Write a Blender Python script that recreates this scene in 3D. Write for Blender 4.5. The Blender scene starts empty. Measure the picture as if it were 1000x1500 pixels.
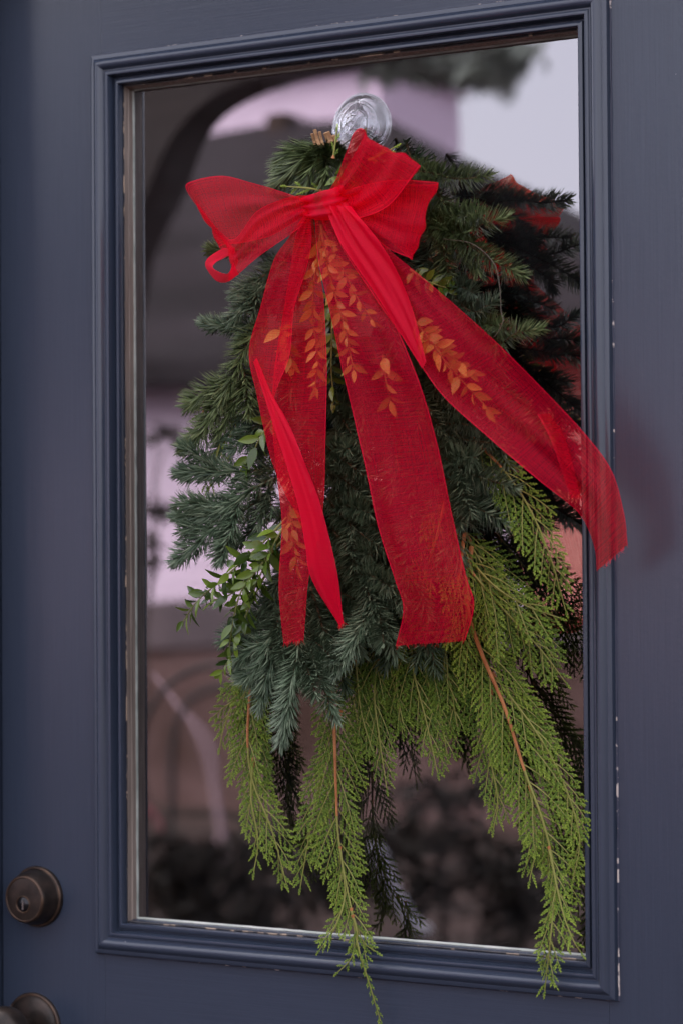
import bpy, math, random
import numpy as np
from mathutils import Vector, Matrix

random.seed(11)
rng = np.random.default_rng(11)
scene = bpy.context.scene
COL = scene.collection

# ------------------------------------------------------------------ camera
ZC = 1.51                                    # height of the middle of the window
CAM = np.array([1.229, -2.1352, ZC - 0.0602])
YAW, PITCH, ROLL, FPX = -0.5213, 0.0186, -0.0067, 3540.0
_f = np.array([math.sin(YAW) * math.cos(PITCH), math.cos(YAW) * math.cos(PITCH), math.sin(PITCH)])
_r = np.array([math.cos(YAW), -math.sin(YAW), 0.0])
_u = np.cross(_r, _f)
_r = _r * math.cos(ROLL) + _u * math.sin(ROLL)
_u = np.cross(_r, _f)
cam_d = bpy.data.cameras.new("camera")
cam = bpy.data.objects.new("camera", cam_d)
COL.objects.link(cam)
cam.matrix_world = Matrix(((_r[0], _u[0], -_f[0], CAM[0]), (_r[1], _u[1], -_f[1], CAM[1]),
                           (_r[2], _u[2], -_f[2], CAM[2]), (0, 0, 0, 1)))
cam_d.sensor_fit = 'VERTICAL'
cam_d.sensor_height = 36.0
cam_d.lens = FPX / 1500.0 * 36.0
cam_d.clip_start = 0.05
cam_d.clip_end = 400
cam_d.dof.use_dof = True
cam_d.dof.focus_distance = 2.40
cam_d.dof.aperture_fstop = 4.5
scene.camera = cam

# ------------------------------------------------------------------ light
SUN_EL, SUN_AZ = 44.0, 310.0                 # overcast: a broad soft sun high at the left, along the house front
CLOUD = 3.0                                  # brightness of the cloud veil in the sky's own units
world = bpy.data.worlds.new("World")
scene.world = world
world.use_nodes = True
wn = world.node_tree
bg = wn.nodes["Background"]
sky = wn.nodes.new("ShaderNodeTexSky")
sky.sky_type = 'NISHITA'
sky.sun_disc = False
sky.sun_elevation = math.radians(SUN_EL)
sky.sun_rotation = math.radians(SUN_AZ)
sky.air_density = 0.35
sky.dust_density = 7.0
sky.ozone_density = 0.6
# a veil of bright cloud over the whole sky
wtc = wn.nodes.new('ShaderNodeTexCoord')
wno = wn.nodes.new('ShaderNodeTexNoise')
wno.inputs['Scale'].default_value = 2.2
wno.inputs['Detail'].default_value = 5
wn.links.new(wtc.outputs['Generated'], wno.inputs[0])
wmr = wn.nodes.new('ShaderNodeMapRange')
wmr.inputs[1].default_value = 0.3
wmr.inputs[2].default_value = 0.7
wmr.inputs[3].default_value = 0.72
wmr.inputs[4].default_value = 0.98
wn.links.new(wno.outputs[0], wmr.inputs[0])
wmx = wn.nodes.new('ShaderNodeMix')
wmx.data_type = 'RGBA'
wn.links.new(wmr.outputs[0], wmx.inputs[0])
wn.links.new(sky.outputs[0], wmx.inputs[6])
wmx.inputs[7].default_value = (CLOUD * 0.97, CLOUD * 0.95, CLOUD * 1.06, 1)
wn.links.new(wmx.outputs[2], bg.inputs[0])
bg.inputs[1].default_value = 0.15
sun_d = bpy.data.lights.new("sun", 'SUN')
sun_d.energy = 1.5
sun_d.angle = math.radians(70)
sun_d.color = (1.0, 0.98, 0.95)
sun = bpy.data.objects.new("sun", sun_d)
COL.objects.link(sun)
_sd = Vector((math.sin(math.radians(SUN_AZ)) * math.cos(math.radians(SUN_EL)),
              math.cos(math.radians(SUN_AZ)) * math.cos(math.radians(SUN_EL)), math.sin(math.radians(SUN_EL))))
sun.rotation_euler = _sd.to_track_quat('Z', 'Y').to_euler()
sun.location = _sd * 20
scene.view_settings.view_transform = 'Standard'
scene.view_settings.look = 'None'
scene.view_settings.gamma = 1.0
scene.view_settings.exposure = 2.5
scene.render.engine = 'CYCLES'
cy = scene.cycles
cy.max_bounces = 14
cy.transparent_max_bounces = 24
cy.transmission_bounces = 10
cy.glossy_bounces = 6
cy.diffuse_bounces = 4
cy.caustics_reflective = False
cy.caustics_refractive = False
cy.use_denoising = True
cy.sample_clamp_indirect = 6.0

# ------------------------------------------------------------------ helpers
YG = 0.0235                                   # front of the glass behind the door face


def ray(px, py):
    d = _f * FPX + _r * (px - 500.0) - _u * (py - 750.0)
    return d


def at(px, py, d=0.0):
    """point of the place that lies d metres in front of the door face"""
    v = ray(px, py)
    t = (-d - CAM[1]) / v[1]
    return CAM + v * t


def mir(px, py, dist):
    """point standing dist metres in front of the glass whose mirror image is seen at px, py"""
    v = ray(px, py)
    t = (YG + dist - CAM[1]) / v[1]
    p = CAM + v * t
    return np.array([p[0], 2 * YG - p[1], p[2]])


MATS = {}


def new_mat(name):
    m = bpy.data.materials.new(name)
    m.use_nodes = True
    MATS[name] = m
    nt = m.node_tree
    b = nt.nodes["Principled BSDF"]
    return m, nt, b


def plain(name, col, rough=0.5, spec=0.5, metal=0.0, noise=None, bump=None, coords='Object'):
    """principled material with a little procedural colour variation and fine relief"""
    m, nt, b = new_mat(name)
    b.inputs['Roughness'].default_value = rough
    b.inputs['Specular IOR Level'].default_value = spec
    b.inputs['Metallic'].default_value = metal
    tc = nt.nodes.new('ShaderNodeTexCoord')
    if noise:
        sc, col2, sx = noise
        mp = nt.nodes.new('ShaderNodeMapping')
        mp.inputs['Scale'].default_value = sx
        nt.links.new(tc.outputs[coords], mp.inputs[0])
        n = nt.nodes.new('ShaderNodeTexNoise')
        n.inputs['Scale'].default_value = sc
        n.inputs['Detail'].default_value = 5
        nt.links.new(mp.outputs[0], n.inputs[0])
        r = nt.nodes.new('ShaderNodeValToRGB')
        r.color_ramp.elements[0].position = 0.35
        r.color_ramp.elements[1].position = 0.68
        r.color_ramp.elements[0].color = (*col, 1)
        r.color_ramp.elements[1].color = (*col2, 1)
        nt.links.new(n.outputs[0], r.inputs[0])
        nt.links.new(r.outputs[0], b.inputs['Base Color'])
    else:
        b.inputs['Base Color'].default_value = (*col, 1)
    if bump:
        sc, st, sx = bump
        mp = nt.nodes.new('ShaderNodeMapping')
        mp.inputs['Scale'].default_value = sx
        nt.links.new(tc.outputs[coords], mp.inputs[0])
        n = nt.nodes.new('ShaderNodeTexNoise')
        n.inputs['Scale'].default_value = sc
        n.inputs['Detail'].default_value = 6
        nt.links.new(mp.outputs[0], n.inputs[0])
        bp = nt.nodes.new('ShaderNodeBump')
        bp.inputs['Strength'].default_value = st
        bp.inputs['Distance'].default_value = 0.001
        nt.links.new(n.outputs[0], bp.inputs['Height'])
        nt.links.new(bp.outputs[0], b.inputs['Normal'])
    return m


def smooth(me):
    me.polygons.foreach_set('use_smooth', [True] * len(me.polygons))


def mk(name, verts, faces, mat, parent=None, shade=False, tint=None, uv=None, loc=None):
    me = bpy.data.meshes.new(name)
    me.from_pydata([tuple(v) for v in np.asarray(verts, float).tolist()], [], [tuple(f) for f in faces])
    me.materials.append(mat)
    if shade:
        smooth(me)
    if tint is not None:
        a = me.attributes.new('tint', 'FLOAT', 'POINT')
        a.data.foreach_set('value', np.asarray(tint, np.float32))
    if uv is not None:
        l = me.uv_layers.new(name='UVMap')
        idx = np.zeros(len(me.loops), dtype=np.int32)
        me.loops.foreach_get('vertex_index', idx)
        l.data.foreach_set('uv', np.asarray(uv, np.float32)[idx].ravel())
    me.update()
    o = bpy.data.objects.new(name, me)
    COL.objects.link(o)
    if parent is not None:
        o.parent = parent
        o.matrix_parent_inverse = world_of(parent).inverted()
    return o


def world_of(o):
    m = Matrix.Translation(o.location) @ o.rotation_euler.to_matrix().to_4x4()
    return m if o.parent is None else world_of(o.parent) @ o.matrix_parent_inverse @ m


def thing(name, label, cat, loc=(0, 0, 0), group=None):
    o = bpy.data.objects.new(name, None)
    o.empty_display_size = 0.05
    o.location = loc
    COL.objects.link(o)
    return tag(o, label, cat, group)


def tag(o, label, cat, group=None):
    o['label'] = label
    o['category'] = cat
    if group:
        o['group'] = group
    return o


def structure(o):
    o['kind'] = 'structure'
    return o


class MB:
    """collects pieces of one mesh"""

    def __init__(self):
        self.v, self.f, self.t, self.n = [], [], [], 0

    def add(self, v, f, t=None):
        v = np.asarray(v, float)
        self.v.append(v)
        self.f.extend([[i + self.n for i in q] for q in f])
        self.t.append(np.full(len(v), 0.5) if t is None else np.asarray(t, float))
        self.n += len(v)

    def addmany(self, v, f, t):
        """v (K,n,3) copies that share the faces f (m,3)"""
        K, n = v.shape[:2]
        fa = (np.asarray(f)[None] + (np.arange(K) * n)[:, None, None] + self.n).reshape(-1, len(f[0]))
        self.v.append(v.reshape(-1, 3))
        self.f.extend(fa.tolist())
        self.t.append(np.asarray(t, float).reshape(-1))
        self.n += K * n

    def build(self, name, mat, parent=None, shade=False):
        return mk(name, np.concatenate(self.v), self.f, mat, parent, shade, np.concatenate(self.t))


def box_vf(x0, x1, y0, y1, z0, z1):
    v = [(x, y, z) for x in (x0, x1) for y in (y0, y1) for z in (z0, z1)]
    f = [(0, 1, 3, 2), (4, 6, 7, 5), (0, 4, 5, 1), (2, 3, 7, 6), (0, 2, 6, 4), (1, 5, 7, 3)]
    return np.array(v, float), f


def cr(pts, n):
    """Catmull-Rom through the rows of pts, n samples per span"""
    p = np.asarray(pts, float)
    p = np.vstack([2 * p[0] - p[1], p, 2 * p[-1] - p[-2]])
    out = []
    for i in range(1, len(p) - 2):
        for k in range(n):
            t = k / n
            out.append(0.5 * (2 * p[i] + (p[i + 1] - p[i - 1]) * t + (2 * p[i - 1] - 5 * p[i] + 4 * p[i + 1] - p[i + 2]) * t * t
                              + (3 * p[i] - p[i - 1] - 3 * p[i + 1] + p[i + 2]) * t ** 3))
    out.append(p[-2])
    return np.array(out)


def resample(p, step):
    d = np.r_[0, np.cumsum(np.linalg.norm(np.diff(p, axis=0), axis=1))]
    n = max(2, int(d[-1] / step) + 1)
    s = np.linspace(0, d[-1], n)
    return np.stack([np.interp(s, d, p[:, k]) for k in range(3)], 1), d[-1]


def nrm(v):
    return v / np.maximum(np.linalg.norm(v, axis=-1, keepdims=True), 1e-9)


def tube_vf(p, rad, sides=6):
    p = np.asarray(p, float)
    rad = np.broadcast_to(np.asarray(rad, float), (len(p),))
    t = nrm(np.gradient(p, axis=0))
    ref = np.array([0.13, 0.97, 0.21]) if abs(t[0] @ np.array([0.13, 0.97, 0.21])) < 0.9 else np.array([1.0, 0.1, 0.0])
    vs = []
    a = np.cross(t[0], ref)
    for i in range(len(p)):
        a = a - (a @ t[i]) * t[i]
        a = a / np.linalg.norm(a)
        b = np.cross(t[i], a)
        for k in range(sides):
            an = 2 * math.pi * k / sides
            vs.append(p[i] + rad[i] * (math.cos(an) * a + math.sin(an) * b))
    f = []
    for i in range(len(p) - 1):
        for k in range(sides):
            k2 = (k + 1) % sides
            f.append((i * sides + k, i * sides + k2, (i + 1) * sides + k2, (i + 1) * sides + k))
    f.append(tuple(range(sides))[::-1])
    f.append(tuple((len(p) - 1) * sides + k for k in range(sides)))
    return np.array(vs), f


def lathe_vf(prof, c, n=48):
    """profile rows (radius, distance out of the door) about the axis that leaves the door at c"""
    vs, f = [], []
    for r, h in prof:
        for k in range(n):
            a = 2 * math.pi * k / n
            vs.append((c[0] + r * math.cos(a), c[1] - h, c[2] + r * math.sin(a)))
    for i in range(len(prof) - 1):
        for k in range(n):
            k2 = (k + 1) % n
            f.append((i * n + k, (i + 1) * n + k, (i + 1) * n + k2, i * n + k2))
    return np.array(vs), f


# ------------------------------------------------------------------ materials
def paint_mat(name, grain):
    m, nt, b = new_mat(name)
    L = nt.links
    tc = nt.nodes.new('ShaderNodeTexCoord')
    b.inputs['Roughness'].default_value = 0.23
    b.inputs['Specular IOR Level'].default_value = 0.5
    mp = nt.nodes.new('ShaderNodeMapping')
    mp.inputs['Scale'].default_value = grain
    L.new(tc.outputs['Object'], mp.inputs[0])
    n = nt.nodes.new('ShaderNodeTexNoise')
    n.inputs['Scale'].default_value = 1.0
    n.inputs['Detail'].default_value = 6
    n.inputs['Roughness'].default_value = 0.65
    L.new(mp.outputs[0], n.inputs[0])
    r = nt.nodes.new('ShaderNodeValToRGB')
    r.color_ramp.elements[0].position = 0.3
    r.color_ramp.elements[0].color = (0.0250, 0.0335, 0.054, 1)
    r.color_ramp.elements[1].position = 0.75
    r.color_ramp.elements[1].color = (0.0305, 0.0405, 0.064, 1)
    L.new(n.outputs[0], r.inputs[0])
    # tiny pale flecks where the paint is chipped
    v = nt.nodes.new('ShaderNodeTexVoronoi')
    v.inputs['Scale'].default_value = 26
    L.new(tc.outputs['Object'], v.inputs[0])
    lt = nt.nodes.new('ShaderNodeMath')
    lt.operation = 'LESS_THAN'
    lt.inputs[1].default_value = 0.022
    L.new(v.outputs['Distance'], lt.inputs[0])
    n3 = nt.nodes.new('ShaderNodeTexNoise')
    n3.inputs['Scale'].default_value = 9
    L.new(tc.outputs['Object'], n3.inputs[0])
    gt = nt.nodes.new('ShaderNodeMath')
    gt.operation = 'GREATER_THAN'
    gt.inputs[1].default_value = 0.60
    L.new(n3.outputs[0], gt.inputs[0])
    mu = nt.nodes.new('ShaderNodeMath')
    mu.operation = 'MULTIPLY'
    L.new(lt.outputs[0], mu.inputs[0])
    L.new(gt.outputs[0], mu.inputs[1])
    mu2 = nt.nodes.new('ShaderNodeMath')
    mu2.operation = 'MULTIPLY'
    mu2.inputs[1].default_value = 0.45
    L.new(mu.outputs[0], mu2.inputs[0])
    mx = nt.nodes.new('ShaderNodeMix')
    mx.data_type = 'RGBA'
    L.new(mu2.outputs[0], mx.inputs[0])
    L.new(r.outputs[0], mx.inputs[6])
    mx.inputs[7].default_value = (0.35, 0.34, 0.36, 1)
    L.new(mx.outputs[2], b.inputs['Base Color'])
    # brush strokes and orange peel
    n2 = nt.nodes.new('ShaderNodeTexNoise')
    n2.inputs['Scale'].default_value = 260
    L.new(tc.outputs['Object'], n2.inputs[0])
    ad = nt.nodes.new('ShaderNodeMath')
    ad.operation = 'MULTIPLY_ADD'
    ad.inputs[1].default_value = 0.35
    L.new(n2.outputs[0], ad.inputs[0])
    L.new(n.outputs[0], ad.inputs[2])
    bp = nt.nodes.new('ShaderNodeBump')
    bp.inputs['Strength'].default_value = 0.14
    bp.inputs['Distance'].default_value = 0.0012
    L.new(ad.outputs[0], bp.inputs['Height'])
    L.new(bp.outputs[0], b.inputs['Normal'])
    return m


M_PAINT_V = paint_mat('navy_paint_vertical', (420, 420, 9))
M_PAINT_H = paint_mat('navy_paint_horizontal', (9, 420, 420))


def chipped_mat(name, thresh, dark=(0.03, 0.033, 0.06), pale=(0.55, 0.47, 0.42), scale=(55, 55, 55)):
    """old caulk line: navy where the paint holds, pale where it has cracked away"""
    m, nt, b = new_mat(name)
    L = nt.links
    tc = nt.nodes.new('ShaderNodeTexCoord')
    mp = nt.nodes.new('ShaderNodeMapping')
    mp.inputs['Scale'].default_value = scale
    L.new(tc.outputs['Object'], mp.inputs[0])
    n = nt.nodes.new('ShaderNodeTexNoise')
    n.inputs['Scale'].default_value = 1.0
    n.inputs['Detail'].default_value = 4
    L.new(mp.outputs[0], n.inputs[0])
    n2 = nt.nodes.new('ShaderNodeTexNoise')
    n2.inputs['Scale'].default_value = 5.0
    L.new(tc.outputs['Object'], n2.inputs[0])
    ad = nt.nodes.new('ShaderNodeMath')
    ad.operation = 'MULTIPLY_ADD'
    ad.inputs[1].default_value = 0.8
    L.new(n2.outputs[0], ad.inputs[0])
    L.new(n.outputs[0], ad.inputs[2])
    r = nt.nodes.new('ShaderNodeValToRGB')
    r.color_ramp.elements[0].position = thresh
    r.color_ramp.elements[0].color = (*dark, 1)
    r.color_ramp.elements[1].position = min(1, thresh + 0.03)
    r.color_ramp.elements[1].color = (*pale, 1)
    mh = nt.nodes.new('ShaderNodeMath')
    mh.operation = 'MULTIPLY'
    mh.inputs[1].default_value = 0.55
    L.new(ad.outputs[0], mh.inputs[0])
    L.new(mh.outputs[0], r.inputs[0])
    L.new(r.outputs[0], b.inputs['Base Color'])
    b.inputs['Roughness'].default_value = 0.6
    return m


M_CAULK = chipped_mat('cracked_caulk', 0.55, scale=(90, 90, 90))
M_STOP = plain('bare_wood_stop', (0.17, 0.135, 0.115), 0.55, 0.4, noise=(1.0, (0.30, 0.245, 0.21), (300, 300, 14)))
M_STOP_CHIP = chipped_mat('chipped_stop_edge', 0.52, (0.035, 0.03, 0.03), (0.42, 0.31, 0.22), (80, 80, 80))
M_BEAD = plain('pale_glazing_bead', (0.20, 0.22, 0.20), 0.5, 0.4, noise=(40.0, (0.34, 0.36, 0.33), (1, 1, 1)))
M_BEAD_W = plain('pale_sill_bead', (0.40, 0.43, 0.38), 0.5, 0.4, noise=(30.0, (0.62, 0.62, 0.56), (1, 1, 1)))

# glass: coated pane, part mirror, part clear, with the slight waviness of old glass
m, nt, b = new_mat('window_glass')
nt.nodes.remove(b)
out = nt.nodes['Material Output']
tr = nt.nodes.new('ShaderNodeBsdfTransparent')
tr.inputs[0].default_value = (0.80, 0.82, 0.82, 1)
gl = nt.nodes.new('ShaderNodeBsdfGlossy')
gl.inputs['Roughness'].default_value = 0.0
gl.inputs[0].default_value = (0.96, 0.94, 0.98, 1)
fr = nt.nodes.new('ShaderNodeFresnel')
fr.inputs[0].default_value = 3.2
tc = nt.nodes.new('ShaderNodeTexCoord')
ns = nt.nodes.new('ShaderNodeTexNoise')
ns.inputs['Scale'].default_value = 5.0
ns.inputs['Detail'].default_value = 1.0
bp = nt.nodes.new('ShaderNodeBump')
bp.inputs['Strength'].default_value = 1.0
bp.inputs['Distance'].default_value = 0.0007
nt.links.new(tc.outputs['Object'], ns.inputs[0])
nt.links.new(ns.outputs[0], bp.inputs['Height'])
nt.links.new(bp.outputs[0], gl.inputs['Normal'])
mx = nt.nodes.new('ShaderNodeMixShader')
nt.links.new(fr.outputs[0], mx.inputs[0])
nt.links.new(tr.outputs[0], mx.inputs[1])
nt.links.new(gl.outputs[0], mx.inputs[2])
fd = nt.nodes.new('ShaderNodeBsdfDiffuse')
fd.inputs[0].default_value = (0.7, 0.7, 0.72, 1)
fn = nt.nodes.new('ShaderNodeTexNoise')
fn.inputs['Scale'].default_value = 7.0
fn.inputs['Detail'].default_value = 8
fn.inputs['Roughness'].default_value = 0.7
nt.links.new(tc.outputs['Object'], fn.inputs[0])
fm = nt.nodes.new('ShaderNodeMapRange')
fm.inputs[1].default_value = 0.42
fm.inputs[2].default_value = 0.80
fm.inputs[4].default_value = 0.015
nt.links.new(fn.outputs[0], fm.inputs[0])
mxf = nt.nodes.new('ShaderNodeMixShader')
nt.links.new(fm.outputs[0], mxf.inputs[0])
nt.links.new(mx.outputs[0], mxf.inputs[1])
nt.links.new(fd.outputs[0], mxf.inputs[2])
nt.links.new(mxf.outputs[0], out.inputs[0])
M_GLASS = m

M_BRONZE = plain('oil_rubbed_bronze', (0.018, 0.014, 0.012), 0.38, 0.5, 0.6, noise=(60, (0.045, 0.031, 0.025), (1, 1, 1)), bump=(300, 0.2, (1, 1, 1)))
M_BRONZE_EDGE = plain('worn_bronze_edge', (0.085, 0.050, 0.032), 0.4, 0.5, 0.7, noise=(80, (0.035, 0.024, 0.02), (1, 1, 1)))
M_KEY = plain('dark_keyway', (0.012, 0.012, 0.014), 0.2, 0.6, 0.6)


def leaf_mat(name, c0, c1, c2, rough, transl, spec=0.4):
    """foliage: colour runs with the tint of each needle or leaf"""
    m, nt, b = new_mat(name)
    L = nt.links
    at_ = nt.nodes.new('ShaderNodeAttribute')
    at_.attribute_name = 'tint'
    r = nt.nodes.new('ShaderNodeValToRGB')
    r.color_ramp.elements[0].position = 0.0
    r.color_ramp.elements[0].color = (*c0, 1)
    r.color_ramp.elements[1].position = 1.0
    r.color_ramp.elements[1].color = (*c2, 1)
    e = r.color_ramp.elements.new(0.5)
    e.color = (*c1, 1)
    L.new(at_.outputs['Fac'], r.inputs[0])
    L.new(r.outputs[0], b.inputs['Base Color'])
    b.inputs['Roughness'].default_value = rough
    b.inputs['Specular IOR Level'].default_value = spec
    if transl > 0:
        tl = nt.nodes.new('ShaderNodeBsdfTranslucent')
        L.new(r.outputs[0], tl.inputs[0])
        mx = nt.nodes.new('ShaderNodeMixShader')
        mx.inputs[0].default_value = transl
        L.new(b.outputs[0], mx.inputs[1])
        L.new(tl.outputs[0], mx.inputs[2])
        L.new(mx.outputs[0], nt.nodes['Material Output'].inputs[0])
    return m


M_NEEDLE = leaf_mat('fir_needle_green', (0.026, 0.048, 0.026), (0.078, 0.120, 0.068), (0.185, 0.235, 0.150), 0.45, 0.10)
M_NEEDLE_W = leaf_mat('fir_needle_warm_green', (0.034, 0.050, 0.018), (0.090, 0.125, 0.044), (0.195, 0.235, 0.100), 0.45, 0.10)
M_TWIG = plain('fir_twig_bark', (0.075, 0.045, 0.025), 0.8, 0.2, noise=(120, (0.14, 0.085, 0.045), (1, 1, 1)))
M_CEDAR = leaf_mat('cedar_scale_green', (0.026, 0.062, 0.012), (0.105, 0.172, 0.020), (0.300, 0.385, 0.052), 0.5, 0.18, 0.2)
M_CSTEM = plain('cedar_stem_bark', (0.30, 0.100, 0.034), 0.6, 0.3, noise=(60, (0.42, 0.17, 0.06), (1, 1, 1)))
M_CSTEM_G = plain('cedar_green_stem', (0.20, 0.20, 0.045), 0.6, 0.3)
M_BSTEM = plain('boxwood_stem', (0.16, 0.17, 0.05), 0.6, 0.3)
M_CUT = plain('cut_wood', (0.42, 0.25, 0.13), 0.8, 0.2, noise=(200, (0.28, 0.14, 0.07), (1, 1, 1)))


def boxleaf_mat(name, c1, c2):
    m, nt, b = new_mat(name)
    L = nt.links
    oi = nt.nodes.new('ShaderNodeObjectInfo')
    r = nt.nodes.new('ShaderNodeValToRGB')
    r.color_ramp.elements[0].color = (*c1, 1)
    r.color_ramp.elements[1].color = (*c2, 1)
    L.new(oi.outputs['Random'], r.inputs[0])
    L.new(r.outputs[0], b.inputs['Base Color'])
    b.inputs['Roughness'].default_value = 0.24
    tl = nt.nodes.new('ShaderNodeBsdfTranslucent')
    L.new(r.outputs[0], tl.inputs[0])
    mx = nt.nodes.new('ShaderNodeMixShader')
    mx.inputs[0].default_value = 0.2
    L.new(b.outputs[0], mx.inputs[1])
    L.new(tl.outputs[0], mx.inputs[2])
    L.new(mx.outputs[0], nt.nodes['Material Output'].inputs[0])
    return m


M_BOX = boxleaf_mat('boxwood_leaf_green', (0.018, 0.046, 0.007), (0.15, 0.225, 0.026))
M_BOX_Y = boxleaf_mat('boxwood_leaf_yellow_green', (0.20, 0.27, 0.05), (0.58, 0.60, 0.20))


def ribbon_mat(name, cover):
    """sheer red organza: fine threads that let part of the light straight through"""
    m, nt, b = new_mat(name)
    nt.nodes.remove(b)
    L = nt.links
    out = nt.nodes['Material Output']
    uv = nt.nodes.new('ShaderNodeUVMap')
    uv.uv_map = 'UVMap'

    def streak(sx, sy):
        mp = nt.nodes.new('ShaderNodeMapping')
        mp.inputs['Scale'].default_value = (sx, sy, 1)
        L.new(uv.outputs[0], mp.inputs[0])
        n = nt.nodes.new('ShaderNodeTexNoise')
        n.inputs['Scale'].default_value = 1.0
        n.inputs['Detail'].default_value = 2
        L.new(mp.outputs[0], n.inputs[0])
        return n
    a, c = streak(10, 2600), streak(1800, 14)
    ad = nt.nodes.new('ShaderNodeMath')
    ad.operation = 'ADD'
    L.new(a.outputs[0], ad.inputs[0])
    L.new(c.outputs[0], ad.inputs[1])
    ma = nt.nodes.new('ShaderNodeMath')
    ma.operation = 'MULTIPLY_ADD'
    ma.inputs[1].default_value = 0.13
    ma.inputs[2].default_value = cover - 0.13
    L.new(ad.outputs[0], ma.inputs[0])
    # woven selvedge along both edges
    sp = nt.nodes.new('ShaderNodeSeparateXYZ')
    L.new(uv.outputs[0], sp.inputs[0])
    edge = nt.nodes.new('ShaderNodeMath')
    edge.operation = 'MULTIPLY_ADD'          # |y/W-.5| kept in second uv scaling: y in metres
    at_ = nt.nodes.new('ShaderNodeAttribute')
    at_.attribute_name = 'tint'              # 0 at both edges, 1 in the middle
    le = nt.nodes.new('ShaderNodeMath')
    le.operation = 'LESS_THAN'
    le.inputs[1].default_value = 0.03
    L.new(at_.outputs['Fac'], le.inputs[0])
    nt.nodes.remove(edge)
    mm = nt.nodes.new('ShaderNodeMath')
    mm.operation = 'MULTIPLY_ADD'
    mm.inputs[1].default_value = 0.3
    L.new(le.outputs[0], mm.inputs[0])
    L.new(ma.outputs[0], mm.inputs[2])
    mm.use_clamp = True
    tr = nt.nodes.new('ShaderNodeBsdfTransparent')
    tr.inputs[0].default_value = (1.0, 0.54, 0.38, 1)
    di = nt.nodes.new('ShaderNodeBsdfDiffuse')
    di.inputs[0].default_value = (0.80, 0.003, 0.040, 1)
    tl = nt.nodes.new('ShaderNodeBsdfTranslucent')
    tl.inputs[0].default_value = (0.90, 0.004, 0.030, 1)
    sh = nt.nodes.new('ShaderNodeBsdfGlossy')
    sh.inputs[0].default_value = (0.9, 0.35, 0.4, 1)
    sh.inputs['Roughness'].default_value = 0.45
    m1 = nt.nodes.new('ShaderNodeMixShader')
    m1.inputs[0].default_value = 0.42
    L.new(di.outputs[0], m1.inputs[1])
    L.new(tl.outputs[0], m1.inputs[2])
    m2 = nt.nodes.new('ShaderNodeMixShader')
    m2.inputs[0].default_value = 0.02
    L.new(m1.outputs[0], m2.inputs[1])
    L.new(sh.outputs[0], m2.inputs[2])
    m3 = nt.nodes.new('ShaderNodeMixShader')
    L.new(mm.outputs[0], m3.inputs[0])
    L.new(tr.outputs[0], m3.inputs[1])
    L.new(m2.outputs[0], m3.inputs[2])
    L.new(m3.outputs[0], out.inputs[0])
    return m


M_RIB = ribbon_mat('red_organza', 0.41)
M_RIB_T = plain('red_thread', (0.75, 0.01, 0.03), 0.7, 0.1)
M_RIB_D = ribbon_mat('red_organza_dense', 0.66)

m, nt, b = new_mat('clear_plastic')
b.inputs['Base Color'].default_value = (0.93, 0.95, 1.0, 1)
b.inputs['Roughness'].default_value = 0.03
b.inputs['IOR'].default_value = 1.42
b.inputs['Transmission Weight'].default_value = 1.0
tr = nt.nodes.new('ShaderNodeBsdfTransparent')
mx = nt.nodes.new('ShaderNodeMixShader')
mx.inputs[0].default_value = 0.5
nt.links.new(b.outputs[0], mx.inputs[1])
nt.links.new(tr.outputs[0], mx.inputs[2])
df = nt.nodes.new('ShaderNodeBsdfDiffuse')
df.inputs[0].default_value = (0.8, 0.8, 0.85, 1)
mx2 = nt.nodes.new('ShaderNodeMixShader')
mx2.inputs[0].default_value = 0.02
nt.links.new(mx.outputs[0], mx2.inputs[1])
nt.links.new(df.outputs[0], mx2.inputs[2])
nt.links.new(mx2.outputs[0], nt.nodes['Material Output'].inputs[0])
M_CLEAR = m
M_WIRE = plain('florist_wire', (0.10, 0.085, 0.065), 0.5, 0.4, 0.3)

# ================================================================== SETTING
ground_m = plain('garden_soil', (0.024, 0.016, 0.013), 0.9, 0.2, noise=(1.4, (0.085, 0.055, 0.048), (1, 1, 1)), bump=(30, 0.6, (1, 1, 1)))
v = [(-120, -120, 0), (120, -120, 0), (120, 60, 0), (-120, 60, 0)]
structure(mk('ground', v, [(0, 1, 2, 3)], ground_m))

XL = at(3, 900)[0]                            # left edge of the door
XR = XL + 0.914
wall_m = plain('house_wall_paint', (0.42, 0.40, 0.40), 0.8, 0.2, noise=(3, (0.46, 0.44, 0.43), (1, 1, 1)))
hw = MB()
hw.add(*box_vf(-6, XL - 0.06, -0.02, 0.16, 0, 7.5))
hw.add(*box_vf(XR + 0.06, 6, -0.02, 0.16, 0, 7.5))
hw.add(*box_vf(XL - 0.06, XR + 0.06, -0.02, 0.16, 2.16, 7.5))
structure(hw.build('house_wall', wall_m))
room_m = plain('hallway_paint', (0.10, 0.075, 0.065), 0.8, 0.2, noise=(2, (0.14, 0.10, 0.085), (1, 1, 1)))
rm = MB()
rm.add(*box_vf(-2.4, -2.3, 0.16, 4.2, 0, 2.5))
rm.add(*box_vf(1.4, 1.5, 0.16, 4.2, 0, 2.5))
rm.add(*box_vf(-2.3, 1.4, 4.1, 4.2, 0, 2.5))
rm.add(*box_vf(-2.4, 1.5, 0.16, 4.2, 2.5, 2.6))
rm.add(*box_vf(-2.3, 1.4, 0.16, 4.1, 0.004, 0.02))
structure(rm.build('hallway_shell', room_m))

# ================================================================== FRONT DOOR
door = thing('front_door', 'navy blue painted front door with a framed glass window', 'door', (XL, 0, 0))
W, H = 0.6072, 0.97
X0, X1, Z0, Z1 = -W / 2, W / 2, ZC - H / 2, ZC + H / 2
ZTOP, ZBOT = 2.12, 0.02
TH = 0.044
IN = 0.010                                    # the moulding laps over the stiles by this much


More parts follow.
